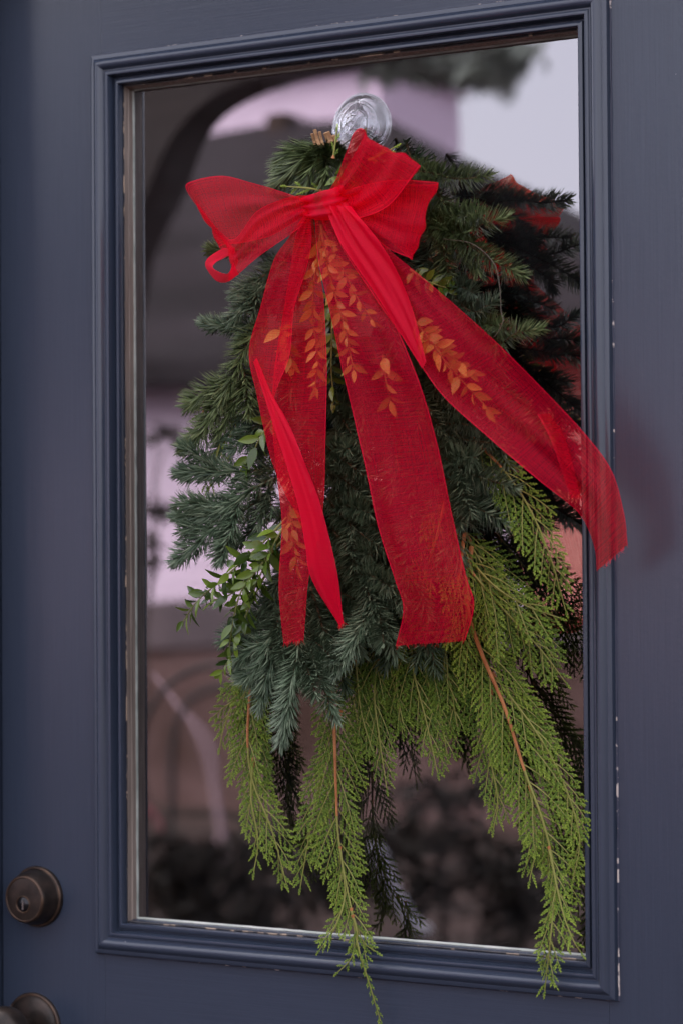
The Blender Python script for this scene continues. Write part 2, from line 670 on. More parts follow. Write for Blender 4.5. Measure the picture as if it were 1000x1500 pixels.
def slab(name, x0, x1, z0, z1, mat):
    """board with softly eased edges"""
    e = 0.0003
    v = []
    for (y, k) in ((TH, 0), (e, 0), (0, e)):
        v += [(x0 + k, y, z0 + k), (x1 - k, y, z0 + k), (x1 - k, y, z1 - k), (x0 + k, y, z1 - k)]
    f = [(3, 2, 1, 0)][:1]
    f = [(0, 1, 2, 3)]
    for a in (0, 4):
        for k in range(4):
            k2 = (k + 1) % 4
            f.append((a + k, a + 4 + k, a + 4 + k2, a + k2))
    f.append((8, 11, 10, 9))
    return mk(name, v, f, mat, door)


g = 0.00006
slab('stile', XL, X0 + IN - g, ZBOT, ZTOP, M_PAINT_V)
slab('stile', X1 - IN + g, XR, ZBOT, ZTOP, M_PAINT_V)
slab('rail', X0 + IN, X1 - IN, Z1 - IN + g, ZTOP, M_PAINT_H)
slab('rail', X0 + IN, X1 - IN, ZBOT, Z0 + IN - g, M_PAINT_H)

# mitred moulding, profile rows: distance in from its outer edge, height over the door face (mm)
PROF = [(0, 0.0), (0.3, 4.5), (1.2, 6.4), (3, 7.2), (5.5, 7.4), (7, 9.0), (9, 11.0), (11.5, 12.0), (14, 11.6), (16, 10.0), (17.2, 7.6),
        (18, 6.6), (19.5, 6.6), (20.3, 7.6), (22, 8.2), (23.8, 7.8), (24.6, 6.0), (25, 0.5), (26.3, -2.6), (28, -2.4), (29, 1.2), (31, 2.4),
        (33, 2.2), (34, 0.5), (34.2, -3.0), (34.2, -9)]


def ring_piece(side, w, h):
    """two corner points of one side of the frame at inset w, height h"""
    a, c, e, i = X0 + w, X1 - w, Z0 + w, Z1 - w
    return {'left': ((a, -h, e), (a, -h, i)), 'right': ((c, -h, i), (c, -h, e)),
            'top': ((a, -h, i), (c, -h, i)), 'bottom': ((c, -h, e), (a, -h, e))}[side]


def moulding(side, prof, name, mat, wob=0.0):
    n = 60
    v, f = [], []
    for (w, h) in prof:
        a, c = ring_piece(side, w / 1000, h / 1000)
        a, c = np.array(a), np.array(c)
        for k in range(n + 1):
            p = a + (c - a) * (k / n)
            v.append(p)
    m_ = n + 1
    for i in range(len(prof) - 1):
        for k in range(n):
            f.append((i * m_ + k, i * m_ + k + 1, (i + 1) * m_ + k + 1, (i + 1) * m_ + k))
    f = [q[::-1] for q in f]
    v = np.array(v)
    if wob:
        v = v + rng.normal(0, wob, v.shape) * np.array([1, 1, 1])
    o = mk(name, v, f, mat, door, True)
    o.data.set_sharp_from_angle(angle=math.radians(38))
    return o


for s in ('left', 'right', 'top', 'bottom'):
    vert = s in ('left', 'right')
    o = moulding(s, PROF, 'moulding', M_PAINT_V if vert else M_PAINT_H)
    # cracked caulk bead against the door face
    moulding(s, [(-1.2, 0.0), (-0.9, 0.7), (-0.4, 1.0), (0.1, 1.3)], 'caulk_bead', M_CAULK, 0.00016)
    # timber stop between the moulding and the glass
    moulding(s, [(34.2, -7.0), (34.9, -6.4), (35.6, -6.6)], 'stop_edge', M_STOP_CHIP, 0.0002)
    moulding(s, [(35.6, -6.6), (35.7, -14), (36.3, -14.4), (36.4, -23.0)], 'glazing_stop', M_STOP if s != 'bottom' else M_PAINT_H)
    moulding(s, [(36.4, -21.4), (37.0, -21.6), (37.7, -22.5), (38.0, -23.4)], 'glazing_bead', M_BEAD_W if s == 'bottom' else M_BEAD, 0.0001)

gv, gf = box_vf(X0 + 0.030, X1 - 0.030, YG, YG + 0.004, Z0 + 0.030, Z1 - 0.030)
mk('glass_pane', gv, gf, M_GLASS, door)

# frame of the doorway left of the door
jm = MB()
jm.add(*box_vf(XL - 0.06, XL - 0.0035, -0.06, 0.16, 0, 2.16))
jm.add(*box_vf(XR + 0.0035, XR + 0.06, -0.06, 0.16, 0, 2.16))
jm.add(*box_vf(XL - 0.0035, XR + 0.0035, -0.06, 0.16, 2.125, 2.16))
structure(jm.build('door_frame', M_PAINT_V))


def lathe(name, prof, c, mat, parent, n=48):
    v, f = lathe_vf([(r / 1000, h / 1000) for r, h in prof], c, n)
    return mk(name, v, f, mat, parent, True)


# deadbolt
c = at(57, 1313)
db = lathe('deadbolt', [(33.2, 0), (33.4, 2.5), (32.6, 4.6), (31.2, 5.2), (30.6, 5.4), (30.2, 7), (29.0, 14), (26.8, 22), (25.6, 25.2), (24.8, 26.4), (23.6, 26.8)], c, M_BRONZE, door)
lathe('rose', [(32.9, 4.4), (32.2, 5.4), (31.0, 5.6), (30.4, 5.2)], c, M_BRONZE_EDGE, db)
lathe('rim', [(25.7, 25.0), (24.9, 26.6), (23.5, 27.2), (22.8, 26.9), (22.6, 26.0)], c, M_BRONZE_EDGE, db)
lathe('face', [(22.7, 26.2), (21.5, 26.5), (12, 27.0), (0.01, 27.2)], c, M_BRONZE, db)
ck = np.array([c[0] - 0.0005, c[1], c[2] - 0.0055])
lathe('key_cylinder_rim', [(9.6, 26.5), (9.6, 27.7), (8.9, 28.0), (8.1, 27.6), (8.0, 26.2)], ck, M_BRONZE_EDGE, db, 32)
lathe('key_cylinder', [(8.1, 26.6), (7.6, 27.4), (0.01, 27.5)], ck, M_KEY, db, 32)
kv, kf = box_vf(ck[0] - 0.0008, ck[0] + 0.0008, -0.0279, -0.0271, ck[2] - 0.0055, ck[2] + 0.004)
mk('keyway', kv, kf, plain('keyway_brass', (0.35, 0.33, 0.32), 0.25, 0.5, 0.9), db)
# knob
c = at(51, 1502)
kn = lathe('door_knob', [(9, 8), (10, 16), (11.5, 24), (15, 30), (22, 36), (27.5, 43), (29.5, 51), (29, 59), (26, 66), (21, 70.5), (15, 72.5), (13.5, 72.6)], c, M_BRONZE, door)
lathe('rose', [(36.0, 0), (36.2, 2.0), (35.4, 3.6), (33.6, 4.4), (31.5, 4.4), (30.5, 5.4), (28, 6.6), (20, 9.0), (12, 10.2), (8.5, 10.3)], c, M_BRONZE, kn)
lathe('rose_edge', [(35.6, 3.5), (34.8, 4.4), (33.6, 4.7), (33.0, 4.4)], c, M_BRONZE_EDGE, kn)
lathe('knob_face', [(13.6, 72.5), (12.5, 73.4), (9, 72.0), (0.01, 71.8)], c, M_KEY, kn)

# ================================================================== EVERGREEN SWAG
swag_base = at(480, 215, 0.03)
swag = thing('evergreen_swag', 'hanging evergreen swag of fir, cedar and boxwood on the door glass', 'wreath', swag_base)

NEEDLE_F = [(0, 1, 4, 3), (1, 2, 5, 4), (2, 0, 3, 5), (3, 4, 6, 6), (4, 5, 6, 6), (5, 3, 6, 6)]
NF = [(0, 1, 4), (0, 4, 3), (1, 2, 5), (1, 5, 4), (2, 0, 3), (2, 3, 5), (3, 4, 6), (4, 5, 6), (5, 3, 6)]
CAMDIR = np.array([0.49, -0.87, 0.0])


def needles(mb, p, L, nlen, fwd, dens, tint0):
    """needles all round a twig, combed forward, flatter underneath"""
    n = max(10, int(L * dens * 1.7))
    s = np.sort(rng.random(n))
    idx = s * (len(p) - 1)
    i0 = np.clip(idx.astype(int), 0, len(p) - 2)
    fr_ = (idx - i0)[:, None]
    pos = p[i0] * (1 - fr_) + p[i0 + 1] * fr_
    tan = nrm(p[np.minimum(i0 + 1, len(p) - 1)] - p[i0])
    ref = np.tile(np.array([0.0, -1.0, 0.25]), (n, 1))
    up = nrm(ref - (ref * tan).sum(1, keepdims=True) * tan)      # out of the door
    side = np.cross(tan, up)
    ang = rng.normal(0, 1.0, n) * 0.62
    ang = np.where(rng.random(n) < 0.5, ang + 1.15, ang - 1.15)
    rad = np.cos(ang)[:, None] * up + np.sin(ang)[:, None] * side
    fw = (fwd + rng.normal(0, 0.13, n) + 0.9 * np.clip(s - 0.86, 0, 1) / 0.14)[:, None]
    d = nrm(rad + fw * tan + rng.normal(0, 0.10, (n, 3)))
    ln = 1.12 * nlen * (0.78 + 0.32 * rng.random(n)) * np.where(s > 0.82, 1 - 0.35 * (s - 0.82) / 0.18, 1) * np.where(s < 0.1, 0.8, 1)
    ln = ln[:, None]
    bend = nrm(0.55 * tan + 0.35 * up + np.array([0, 0, 0.15]))
    a = nrm(np.cross(d, tan + 0.01))
    b_ = np.cross(d, a)
    w = (0.00082 + 0.00026 * rng.random(n))[:, None]
    mid = pos + d * ln * 0.55 + bend * ln * 0.03
    tip = pos + d * ln * 0.98 + bend * ln * 0.12
    th = 0.45
    V = np.stack([pos + a * w * 0.7, pos - a * w * 0.7, pos + b_ * w * th, mid + a * w, mid - a * w, mid + b_ * w * th, tip], 1)
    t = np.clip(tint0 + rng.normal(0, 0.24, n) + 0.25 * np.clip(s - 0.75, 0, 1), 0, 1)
    T = np.repeat(t[:, None], 7, 1)
    T[:, 6] += 0.06
    mb.addmany(V, NF, np.clip(T, 0, 1))


def px_path(pts, n=6):
    return cr([at(*q) for q in pts], n)


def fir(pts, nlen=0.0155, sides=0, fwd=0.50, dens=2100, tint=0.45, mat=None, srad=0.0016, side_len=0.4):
    p, L = resample(px_path(pts), 0.004)
    mbs, mbn = MB(), MB()
    rad = np.linspace(srad, 0.0007, len(p))
    mbs.add(*tube_vf(p, rad, 5))
    needles(mbn, p, L, nlen, fwd, dens, tint)
    for k in range(sides):
        s = 0.15 + 0.6 * (k + rng.random() * 0.6) / max(1, sides)
        i = int(s * (len(p) - 2))
        t = nrm(p[i + 1] - p[i])
        ref = np.array([0, -1.0, 0])
        sd = nrm(np.cross(t, ref)) * (1 if k % 2 else -1)
        d = nrm(0.75 * t + 0.75 * sd + np.array([0, -0.22 * rng.random() + 0.03, -0.12]))
        ll = L * side_len * (1 - 0.5 * s) * (0.8 + 0.5 * rng.random())
        q = cr([p[i], p[i] + d * ll * 0.5, p[i] + d * ll + np.array([0, 0, -0.06 * ll]) + 0.15 * ll * t], 6)
        q, l2 = resample(q, 0.004)
        mbs.add(*tube_vf(q, np.linspace(0.0011, 0.0006, len(q)), 5))
        needles(mbn, q, l2, nlen * 0.93, fwd, dens, tint)
    st = mbs.build('fir_branch', M_TWIG, swag)
    nd = mbn.build('needles', mat or M_NEEDLE, st)
    nd['kind'] = 'stuff'
    return st


WARM = M_NEEDLE_W
# --- top clump, needles combed down
for q in ([(470, 212, .045), (445, 232, .06), (408, 268, .055)], [(472, 210, .05), (458, 245, .075), (440, 292, .07)],
          [(476, 210, .05), (478, 245, .08), (475, 290, .08)], [(478, 212, .045), (500, 235, .07), (512, 275, .07)],
          [(466, 212, .04), (430, 222, .05), (410, 243, .045)]):
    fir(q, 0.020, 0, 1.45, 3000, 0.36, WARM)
# --- left side
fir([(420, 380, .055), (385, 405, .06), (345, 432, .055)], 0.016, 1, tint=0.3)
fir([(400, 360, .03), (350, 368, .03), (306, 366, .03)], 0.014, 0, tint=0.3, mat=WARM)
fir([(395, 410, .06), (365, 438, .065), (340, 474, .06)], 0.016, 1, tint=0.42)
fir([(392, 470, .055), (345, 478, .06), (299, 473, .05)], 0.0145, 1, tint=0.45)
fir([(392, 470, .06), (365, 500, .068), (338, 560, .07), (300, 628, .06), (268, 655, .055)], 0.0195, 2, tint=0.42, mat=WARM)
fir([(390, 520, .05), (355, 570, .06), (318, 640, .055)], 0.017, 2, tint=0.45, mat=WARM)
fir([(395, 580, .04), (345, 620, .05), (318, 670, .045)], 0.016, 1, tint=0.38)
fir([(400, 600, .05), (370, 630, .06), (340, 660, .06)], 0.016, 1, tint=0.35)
fir([(410, 685, .05), (365, 690, .065), (310, 691, .065), (262, 693, .055)], 0.0175, 2, tint=0.5)
fir([(400, 700, .06), (362, 722, .075), (318, 752, .075), (258, 756, .065)], 0.0175, 2, tint=0.55)
fir([(372, 738, .06), (318, 772, .07), (259, 822, .065)], 0.0185, 2, tint=0.55)
fir([(405, 700, .05), (388, 730, .06), (378, 778, .06)], 0.0165, 1, tint=0.48)
fir([(340, 750, .06), (326, 785, .065), (320, 822, .06)], 0.0165, 0, tint=0.55)
fir([(392, 760, .03), (360, 785, .04), (335, 800, .035)], 0.015, 0, tint=0.4)
# --- middle, between and under the ribbons
fir([(465, 640, .05), (495, 668, .065), (538, 700, .065)], 0.0165, 1, tint=0.5)
fir([(470, 690, .05), (500, 700, .06), (540, 735, .06)], 0.0165, 1, tint=0.5)
fir([(480, 730, .055), (520, 775, .07), (575, 815, .07)], 0.0175, 2, tint=0.52)
fir([(490, 780, .055), (530, 830, .07), (588, 890, .07)], 0.0175, 2, tint=0.55)
fir([(500, 800, .06), (540, 870, .08), (582, 962, .075)], 0.0185, 2, tint=0.58)
fir([(560, 850, .06), (530, 915, .085), (492, 985, .08)], 0.0185, 1, tint=0.62)
fir([(470, 850, .05), (505, 905, .06), (530, 960, .055)], 0.0175, 1, tint=0.5)
fir([(470, 560, .04), (505, 620, .05), (530, 660, .05)], 0.016, 1, tint=0.42)
fir([(480, 520, .03), (540, 590, .045), (600, 660, .05)], 0.017, 2, tint=0.5)
fir([(560, 520, .035), (610, 570, .05), (650, 640, .055)], 0.017, 2, tint=0.5)
fir([(540, 600, .04), (590, 690, .055), (625, 770, .06)], 0.018, 3, tint=0.58)
fir([(600, 620, .04), (640, 700, .055), (655, 790, .055)], 0.018, 2, tint=0.5)
fir([(560, 700, .05), (610, 770, .06), (650, 850, .06)], 0.018, 2, tint=0.55)
fir([(570, 780, .05), (600, 830, .06), (625, 900, .06)], 0.018, 2, tint=0.52)
# --- hanging tips at the bottom
fir([(440, 860, .055), (405, 940, .07), (380, 1038, .06)], 0.0185, 2, tint=0.58)
fir([(445, 880, .07), (432, 980, .09), (412, 1088, .07)], 0.0185, 1, tint=0.62)
fir([(450, 900, .065), (462, 975, .085), (492, 1052, .075)], 0.0175, 1, tint=0.62)
fir([(425, 830, .05), (378, 900, .06), (348, 985, .05)], 0.0175, 2, tint=0.45)
fir([(420, 880, .06), (395, 940, .075), (368, 1000, .06)], 0.018, 2, tint=0.55)
fir([(460, 880, .05), (440, 940, .065), (420, 1010, .065)], 0.018, 2, tint=0.55)
fir([(455, 860, .06), (475, 930, .075), (480, 1000, .07)], 0.0175, 1, tint=0.5)
# --- right side
fir([(560, 255, .05), (620, 252, .062), (668, 262, .068), (714, 258, .068)], 0.0165, 0, tint=0.5, mat=WARM)
fir([(600, 262, .045), (640, 285, .06), (668, 322, .06)], 0.0165, 1, tint=0.42, mat=WARM)
fir([(610, 320, .05), (672, 342, .07), (706, 328, .078), (740, 318, .074)], 0.0175, 0, tint=0.58, mat=WARM)
fir([(600, 300, .05), (640, 345, .06), (690, 380, .062), (700, 400, .06)], 0.0175, 2, tint=0.42, mat=WARM)
fir([(620, 320, .05), (685, 358, .07), (718, 380, .074), (765, 404, .068)], 0.0175, 1, tint=0.52, mat=WARM)
fir([(630, 380, .045), (685, 455, .066), (728, 438, .068)], 0.0165, 1, tint=0.58)
fir([(640, 430, .045), (720, 500, .066), (755, 488, .07), (792, 482, .066)], 0.0165, 1, tint=0.62, mat=WARM)
fir([(620, 400, .03), (670, 440, .04), (700, 470, .04)], 0.0165, 1, tint=0.35)
fir([(620, 460, .03), (690, 530, .045), (760, 590, .045)], 0.0175, 2, tint=0.4)
fir([(640, 520, .03), (720, 590, .05), (805, 640, .05)], 0.0175, 2, tint=0.45)
fir([(620, 600, .04), (665, 640, .055), (735, 650, .06)], 0.0175, 2, tint=0.55)
fir([(625, 650, .05), (680, 690, .07), (755, 715, .07)], 0.0185, 2, tint=0.58)
fir([(630, 690, .05), (685, 735, .07), (742, 768, .065)], 0.0185, 2, tint=0.55)
fir([(640, 720, .045), (665, 780, .06), (672, 845, .055)], 0.0175, 2, tint=0.5)
# --- inner fill, close to the glass
POLY = [(440, 240), (610, 250), (640, 320), (655, 470), (700, 620), (730, 780), (680, 960), (600, 1010), (480, 1060), (400, 1020), (355, 930),
        (345, 770), (350, 640), (375, 500), (400, 380)]


def inside(x, y):
    c_ = False
    for k in range(len(POLY)):
        (xa, ya), (xb, yb) = POLY[k], POLY[k - 1]
        if (ya > y) != (yb > y) and x < (xb - xa) * (y - ya) / (yb - ya) + xa:
            c_ = not c_
    return c_


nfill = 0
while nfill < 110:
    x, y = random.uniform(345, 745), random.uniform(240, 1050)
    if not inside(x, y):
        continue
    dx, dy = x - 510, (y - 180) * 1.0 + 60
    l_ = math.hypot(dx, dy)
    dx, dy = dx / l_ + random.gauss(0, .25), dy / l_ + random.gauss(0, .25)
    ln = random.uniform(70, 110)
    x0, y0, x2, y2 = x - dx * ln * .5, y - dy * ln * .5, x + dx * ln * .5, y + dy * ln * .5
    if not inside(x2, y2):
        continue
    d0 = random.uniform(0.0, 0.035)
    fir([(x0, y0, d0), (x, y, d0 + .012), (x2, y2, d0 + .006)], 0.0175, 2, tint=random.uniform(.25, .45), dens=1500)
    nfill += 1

# ------------------------------------------------------------------ cedar
KITE_F = [(0, 1, 4), (1, 2, 4), (2, 3, 4), (3, 0, 4)]


def kite(p, d, n, ln, w):
    """one flat scale-covered tip with a raised middle"""
    s = np.cross(n, d)
    m_ = p + d * ln * 0.45
    return np.array([p, m_ + s * w * .5, p + d * ln, m_ - s * w * .5, m_ + n * w * .28])


def branchlet(ln, r_):
    """local: +x forward, y sideways, z out of the spray's plane"""
    vs, ts = [], []
    n_ = np.array([0, 0, 1.0])
    x = 0.0
    while x < ln:
        vs.append(kite(np.array([x, 0, 0]), np.array([1.0, 0, 0.03]), n_, 0.0044, 0.0016))
        ts.append(np.full(5, 0.22 + 0.6 * x / ln))
        x += 0.0029
    x, sd = 0.0024, 1
    while x < ln - 0.0015:
        l3 = 0.0040 * (1 - 0.45 * x / ln) * r_.uniform(.85, 1.12)
        an = math.radians(r_.uniform(24, 30)) * sd
        d = np.array([math.cos(an), math.sin(an), r_.uniform(-.15, .1)])
        d /= np.linalg.norm(d)
        p = np.array([x, 0, 0])
        vs.append(kite(p, d, n_, l3 * 0.62, 0.0013))
        ts.append(np.full(5, 0.22 + 0.35 * x / ln))
        vs.append(kite(p + d * l3 * 0.45, nrm(d + np.array([.2, 0, 0])), n_, l3 * 0.62, 0.0012))
        ts.append(np.full(5, 0.55 + 0.45 * x / ln))
        x += 0.00165
        sd = -sd
    return np.array(vs).reshape(-1, 3), np.concatenate(ts)


r_t = random.Random(4)
TEMPL = []
for l_ in (0.0055, 0.008, 0.011, 0.0145, 0.019):
    v_, t_ = branchlet(l_, r_t)
    f_ = [tuple(i + 5 * k for i in q) for k in range(len(v_) // 5) for q in KITE_F]
    TEMPL.append((l_, v_, t_, f_))


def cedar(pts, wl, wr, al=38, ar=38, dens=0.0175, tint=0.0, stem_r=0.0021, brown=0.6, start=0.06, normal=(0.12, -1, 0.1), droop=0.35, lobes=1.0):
    """flat spray: wl / wr longest side branch left and right of the stem, al / ar their angles"""
    # the hanging tips rest close to the pane and only rise to pass over the bottom moulding
    pts = [(x, y, d * (1 - .75 * min(1, max(0, (y - 850) / 140))) if y < 1300 else max(d * .25, d * min(1, .25 + .75 * (y - 1300) / 60))) for (x, y, d) in pts]
    p, L = resample(px_path(pts, 10), 0.003)
    nb = nrm(np.array(normal, float))
    st, fo = MB(), MB()
    i_b = max(2, int(len(p) * brown))
    st.add(*tube_vf(p[:i_b], np.linspace(stem_r, stem_r * 0.55, i_b), 6))
    stg = MB()
    stg.add(*tube_vf(p[i_b - 1:], np.linspace(stem_r * 0.55, 0.0005, len(p) - i_b + 1), 5))
    place = {k: [] for k in range(len(TEMPL))}

    def put(pos, d, n, ln, tt):
        k = int(np.argmin([abs(t[0] - ln) for t in TEMPL]))
        sc = ln / TEMPL[k][0]
        n = nrm(n - (n @ d) * d)
        place[k].append((pos, d, n, sc, tt))

    s, sd = start * L, 1
    while s < L - 0.004:
        i = min(int(s / L * (len(p) - 1)), len(p) - 2)
        f = s / L
        t = nrm(p[i + 1] - p[i])
        n = nrm(nb - (nb @ t) * t + rng.normal(0, .16, 3))
        sv = np.cross(t, n) * sd                                     # sd=+1: picture left when hanging
        wmax = wl if sd > 0 else wr
        prof = min(1, 0.45 + f * 2.2) * (1 - f) ** 0.62
        ln = max(0.008, wmax * prof * rng.uniform(.72, 1.12) + 0.006)
        an = math.radians((al if sd > 0 else ar) * rng.uniform(.8, 1.15))
        d = nrm(math.cos(an) * t + math.sin(an) * sv + n * rng.normal(-0.04, .13))
        if ln < 0.018:
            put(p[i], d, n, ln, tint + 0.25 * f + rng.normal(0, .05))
        else:
            k = max(4, int(ln / 0.004))
            q = [p[i] - n * 0.002]
            dd = d
            for j in range(k):
                dd = nrm(dd + (np.array([0, 0, -1.0]) * droop + t * 0.25) * (1.0 / k) + n * rng.normal(0, .012))
                q.append(q[-1] + dd * ln / k)
            q = np.array(q)
            stg.add(*tube_vf(q, np.linspace(0.0008, 0.0004, len(q)), 4))
            x, s2 = 0.006, 1
            while x < ln - 0.002:
                j = min(int(x / ln * k), k - 1)
                tq = nrm(q[j + 1] - q[j])
                pos = q[j] + (q[j + 1] - q[j]) * (x / ln * k - j)
                g_ = x / ln
                bl = (0.0072 + 0.21 * ln * (1 - g_) ** 0.9) * rng.uniform(.9, 1.1)
                bl = min(bl, 0.020)
                a2 = math.radians(rng.uniform(31, 38)) * s2
                d2 = nrm(math.cos(a2) * tq + math.sin(a2) * np.cross(n, tq) + n * rng.normal(0, .03))
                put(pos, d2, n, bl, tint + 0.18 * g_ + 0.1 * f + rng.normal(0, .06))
                x += 0.0042 * lobes
                s2 = -s2
            put(q[-2], nrm(q[-1] - q[-2]), n, 0.010, tint + .25)
        s += dens * 0.5 * rng.uniform(.8, 1.2)
        sd = -sd
    put(p[-2], nrm(p[-1] - p[-2]), nb, 0.010, tint + .25)
    for k, lst in place.items():
        if not lst:
            continue
        l_, v_, t_, f_ = TEMPL[k]
        P = np.array([a[0] for a in lst])
        D = np.array([a[1] for a in lst])
        N = np.array([a[2] for a in lst])
        S = np.array([a[3] for a in lst])
        T = np.array([a[4] for a in lst])
        Sd = np.cross(N, D)
        V = P[:, None] + (v_[None, :, 0:1] * D[:, None] + v_[None, :, 1:2] * Sd[:, None] + v_[None, :, 2:3] * N[:, None]) * S[:, None, None]
        TT = np.clip(t_[None] * 0.75 + T[:, None], 0, 1)
        fo.addmany(V, f_, TT)
    o = st.build('cedar_spray', M_CSTEM, swag)
    stg.build('side_stem', M_CSTEM_G, o)
    fl = fo.build('foliage', M_CEDAR, o)
    fl['kind'] = 'stuff'
    return o


# bottom left, bottom centre and the long spray on the right
cedar([(378, 940, .045), (367, 1010, .05), (363, 1090, .05), (372, 1150, .05), (398, 1215, .048), (420, 1296, .045)], .066, .060, 32, 34, brown=.45, tint=.02)
cedar([(384, 960, .03), (352, 1010, .035), (330, 1060, .035), (322, 1095, .03)], .040, .035, 36, 34, brown=.2, tint=-.02)
cedar([(372, 1110, .052), (368, 1170, .052), (378, 1230, .05), (372, 1278, .046)], .03, .03, 30, 30, brown=.1, tint=.05)
cedar([(482, 985, .05), (489, 1060, .055), (492, 1150, .055), (496, 1230, .052), (510, 1310, .046), (520, 1350, .032), (532, 1380, .026), (550, 1394, .024)], .082, .066, 32, 32, brown=.5, tint=.02)
cedar([(500, 1040, .035), (470, 1140, .04), (452, 1230, .04), (440, 1300, .036)], .046, .046, 30, 32, brown=.1, tint=-.06)
cedar([(498, 1240, .05), (505, 1310, .042), (490, 1360, .028), (468, 1392, .022)], .030, .024, 28, 28, brown=.05, tint=.05)
cedar([(516, 1340, .042), (523, 1372, .030), (513, 1405, .024), (495, 1424, .020)], .012, .012, 30, 30, brown=.05, tint=.05, dens=.012)
cedar([(514, 1330, .040), (525, 1390, .030), (540, 1440, .024), (557, 1496, .014)], .004, .004, 18, 18, brown=.05, tint=-.02, dens=.010, start=.35)
cedar([(690, 800, .05), (683, 880, .06), (702, 950, .06), (738, 1035, .058), (768, 1130, .055), (795, 1205, .052), (812, 1285, .040), (806, 1370, .028), (797, 1452, .021)], .094, .086, 24, 44, brown=.52, tint=.03, start=.10, stem_r=.0026)
cedar([(720, 985, .05), (790, 1080, .05), (830, 1160, .048), (848, 1230, .042), (838, 1290, .038)], .046, .036, 28, 30, brown=.05, tint=.03)
cedar([(775, 1150, .045), (785, 1230, .045), (775, 1290, .042), (752, 1330, .038)][:3], .045, .03, 28, 30, brown=.1, tint=.0)
cedar([(803, 1240, .044), (822, 1330, .040), (838, 1375, .036), (850, 1395, .034)], .024, .018, 30, 30, brown=.05, tint=.06)
cedar([(720, 1010, .04), (715, 1090, .045), (728, 1170, .045), (722, 1215, .04)], .05, .04, 26, 26, brown=.1, tint=-.04)
# extra sprays behind, close to the glass, tinted darker to imitate dark mirrored gaps
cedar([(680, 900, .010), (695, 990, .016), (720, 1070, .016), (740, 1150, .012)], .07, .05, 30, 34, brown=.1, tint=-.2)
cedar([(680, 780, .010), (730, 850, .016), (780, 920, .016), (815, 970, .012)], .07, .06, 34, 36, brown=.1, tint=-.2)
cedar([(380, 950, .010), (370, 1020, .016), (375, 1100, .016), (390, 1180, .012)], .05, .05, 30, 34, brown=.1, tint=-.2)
# right, over and under the ribbon
cedar([(690, 640, .05), (738, 690, .06), (775, 745, .06), (805, 815, .056), (828, 895, .05)], .062, .040, 30, 34, brown=.25, tint=-.04)
cedar([(680, 810, .05), (720, 855, .06), (765, 885, .06), (818, 905, .055), (828, 945, .05)][:4], .055, .040, 40, 36, brown=.1, tint=-.02)
cedar([(684, 830, .055), (730, 885, .062), (790, 950, .06), (828, 1000, .052)], .060, .034, 40, 36, brown=.1, tint=-.02)
cedar([(670, 760, .045), (690, 800, .05), (720, 850, .05)], .04, .04, 34, 34, brown=.1, tint=-.08)
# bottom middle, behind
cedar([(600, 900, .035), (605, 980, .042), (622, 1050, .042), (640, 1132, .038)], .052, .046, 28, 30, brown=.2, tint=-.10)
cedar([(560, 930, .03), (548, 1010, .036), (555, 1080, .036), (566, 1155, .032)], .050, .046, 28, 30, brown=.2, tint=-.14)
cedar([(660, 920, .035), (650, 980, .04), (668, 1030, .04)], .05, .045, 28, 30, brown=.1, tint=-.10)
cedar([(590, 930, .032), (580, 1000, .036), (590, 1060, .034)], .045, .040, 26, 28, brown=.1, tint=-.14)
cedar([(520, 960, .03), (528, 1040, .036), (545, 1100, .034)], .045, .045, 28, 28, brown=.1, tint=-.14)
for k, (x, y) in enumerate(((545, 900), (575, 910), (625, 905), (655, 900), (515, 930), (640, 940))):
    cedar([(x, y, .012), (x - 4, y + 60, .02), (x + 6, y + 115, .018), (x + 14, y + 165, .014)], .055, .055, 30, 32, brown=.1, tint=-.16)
# seen through the wide tail
cedar([(660, 690, .06), (640, 780, .068), (615, 870, .068), (610, 930, .06)], .060, .050, 30, 30, brown=.3, tint=.02)
cedar([(680, 780, .06), (668, 860, .066), (640, 930, .06)], .045, .03, 30, 30, brown=.4, tint=.02)
# yellow-green bits on the left
cedar([(325, 640, .05), (315, 680, .06), (303, 735, .055)], .026, .024, 26, 26, brown=.1, tint=-.02)
cedar([(345, 600, .05), (338, 640, .055), (335, 680, .05)], .022, .02, 26, 26, brown=.1, tint=-.02)
cedar([(300, 600, .045), (285, 630, .045), (272, 662, .04)], .014, .012, 26, 26, brown=.1, tint=0.05)
cedar([(488, 232, .085), (490, 215, .085), (493, 192, .08)], .006, .006, 26, 26, brown=.1, tint=0.0)
cedar([(470, 280, .09), (455, 276, .095), (420, 273, .09)], .010, .010, 30, 30, brown=.1, tint=.05)
cedar([(540, 235, .07), (560, 225, .07), (577, 216, .068)], .006, .006, 26, 26, brown=.1, tint=.08)

# ------------------------------------------------------------------ boxwood
LV = []
_n = 7
for k in range(_n):
    s_ = k / (_n - 1)
    hw_ = 0.205 * math.sin(math.pi * min(1, s_ * 1.02 + 0.0) ** 0.85) ** 0.8 if 0 < s_ < 1 else 0.012
    cz = -0.16 * s_ * s_
    LV += [(s_, -hw_, cz + hw_ * 0.28), (s_, 0, cz), (s_, hw_, cz + hw_ * 0.28)]
LV = np.array(LV)
LF = []
for k in range(_n - 1):
    a_ = k * 3
    LF += [(a_, a_ + 3, a_ + 4, a_ + 1), (a_ + 1, a_ + 4, a_ + 5, a_ + 2)]
LEAFMESH = {}
for nm, mt in (('green', M_BOX), ('yellow', M_BOX_Y)):
    me = bpy.data.meshes.new('leaf')
    me.from_pydata(LV.tolist(), [], LF)
    me.materials.append(mt)
    smooth(me)
    LEAFMESH[nm] = me


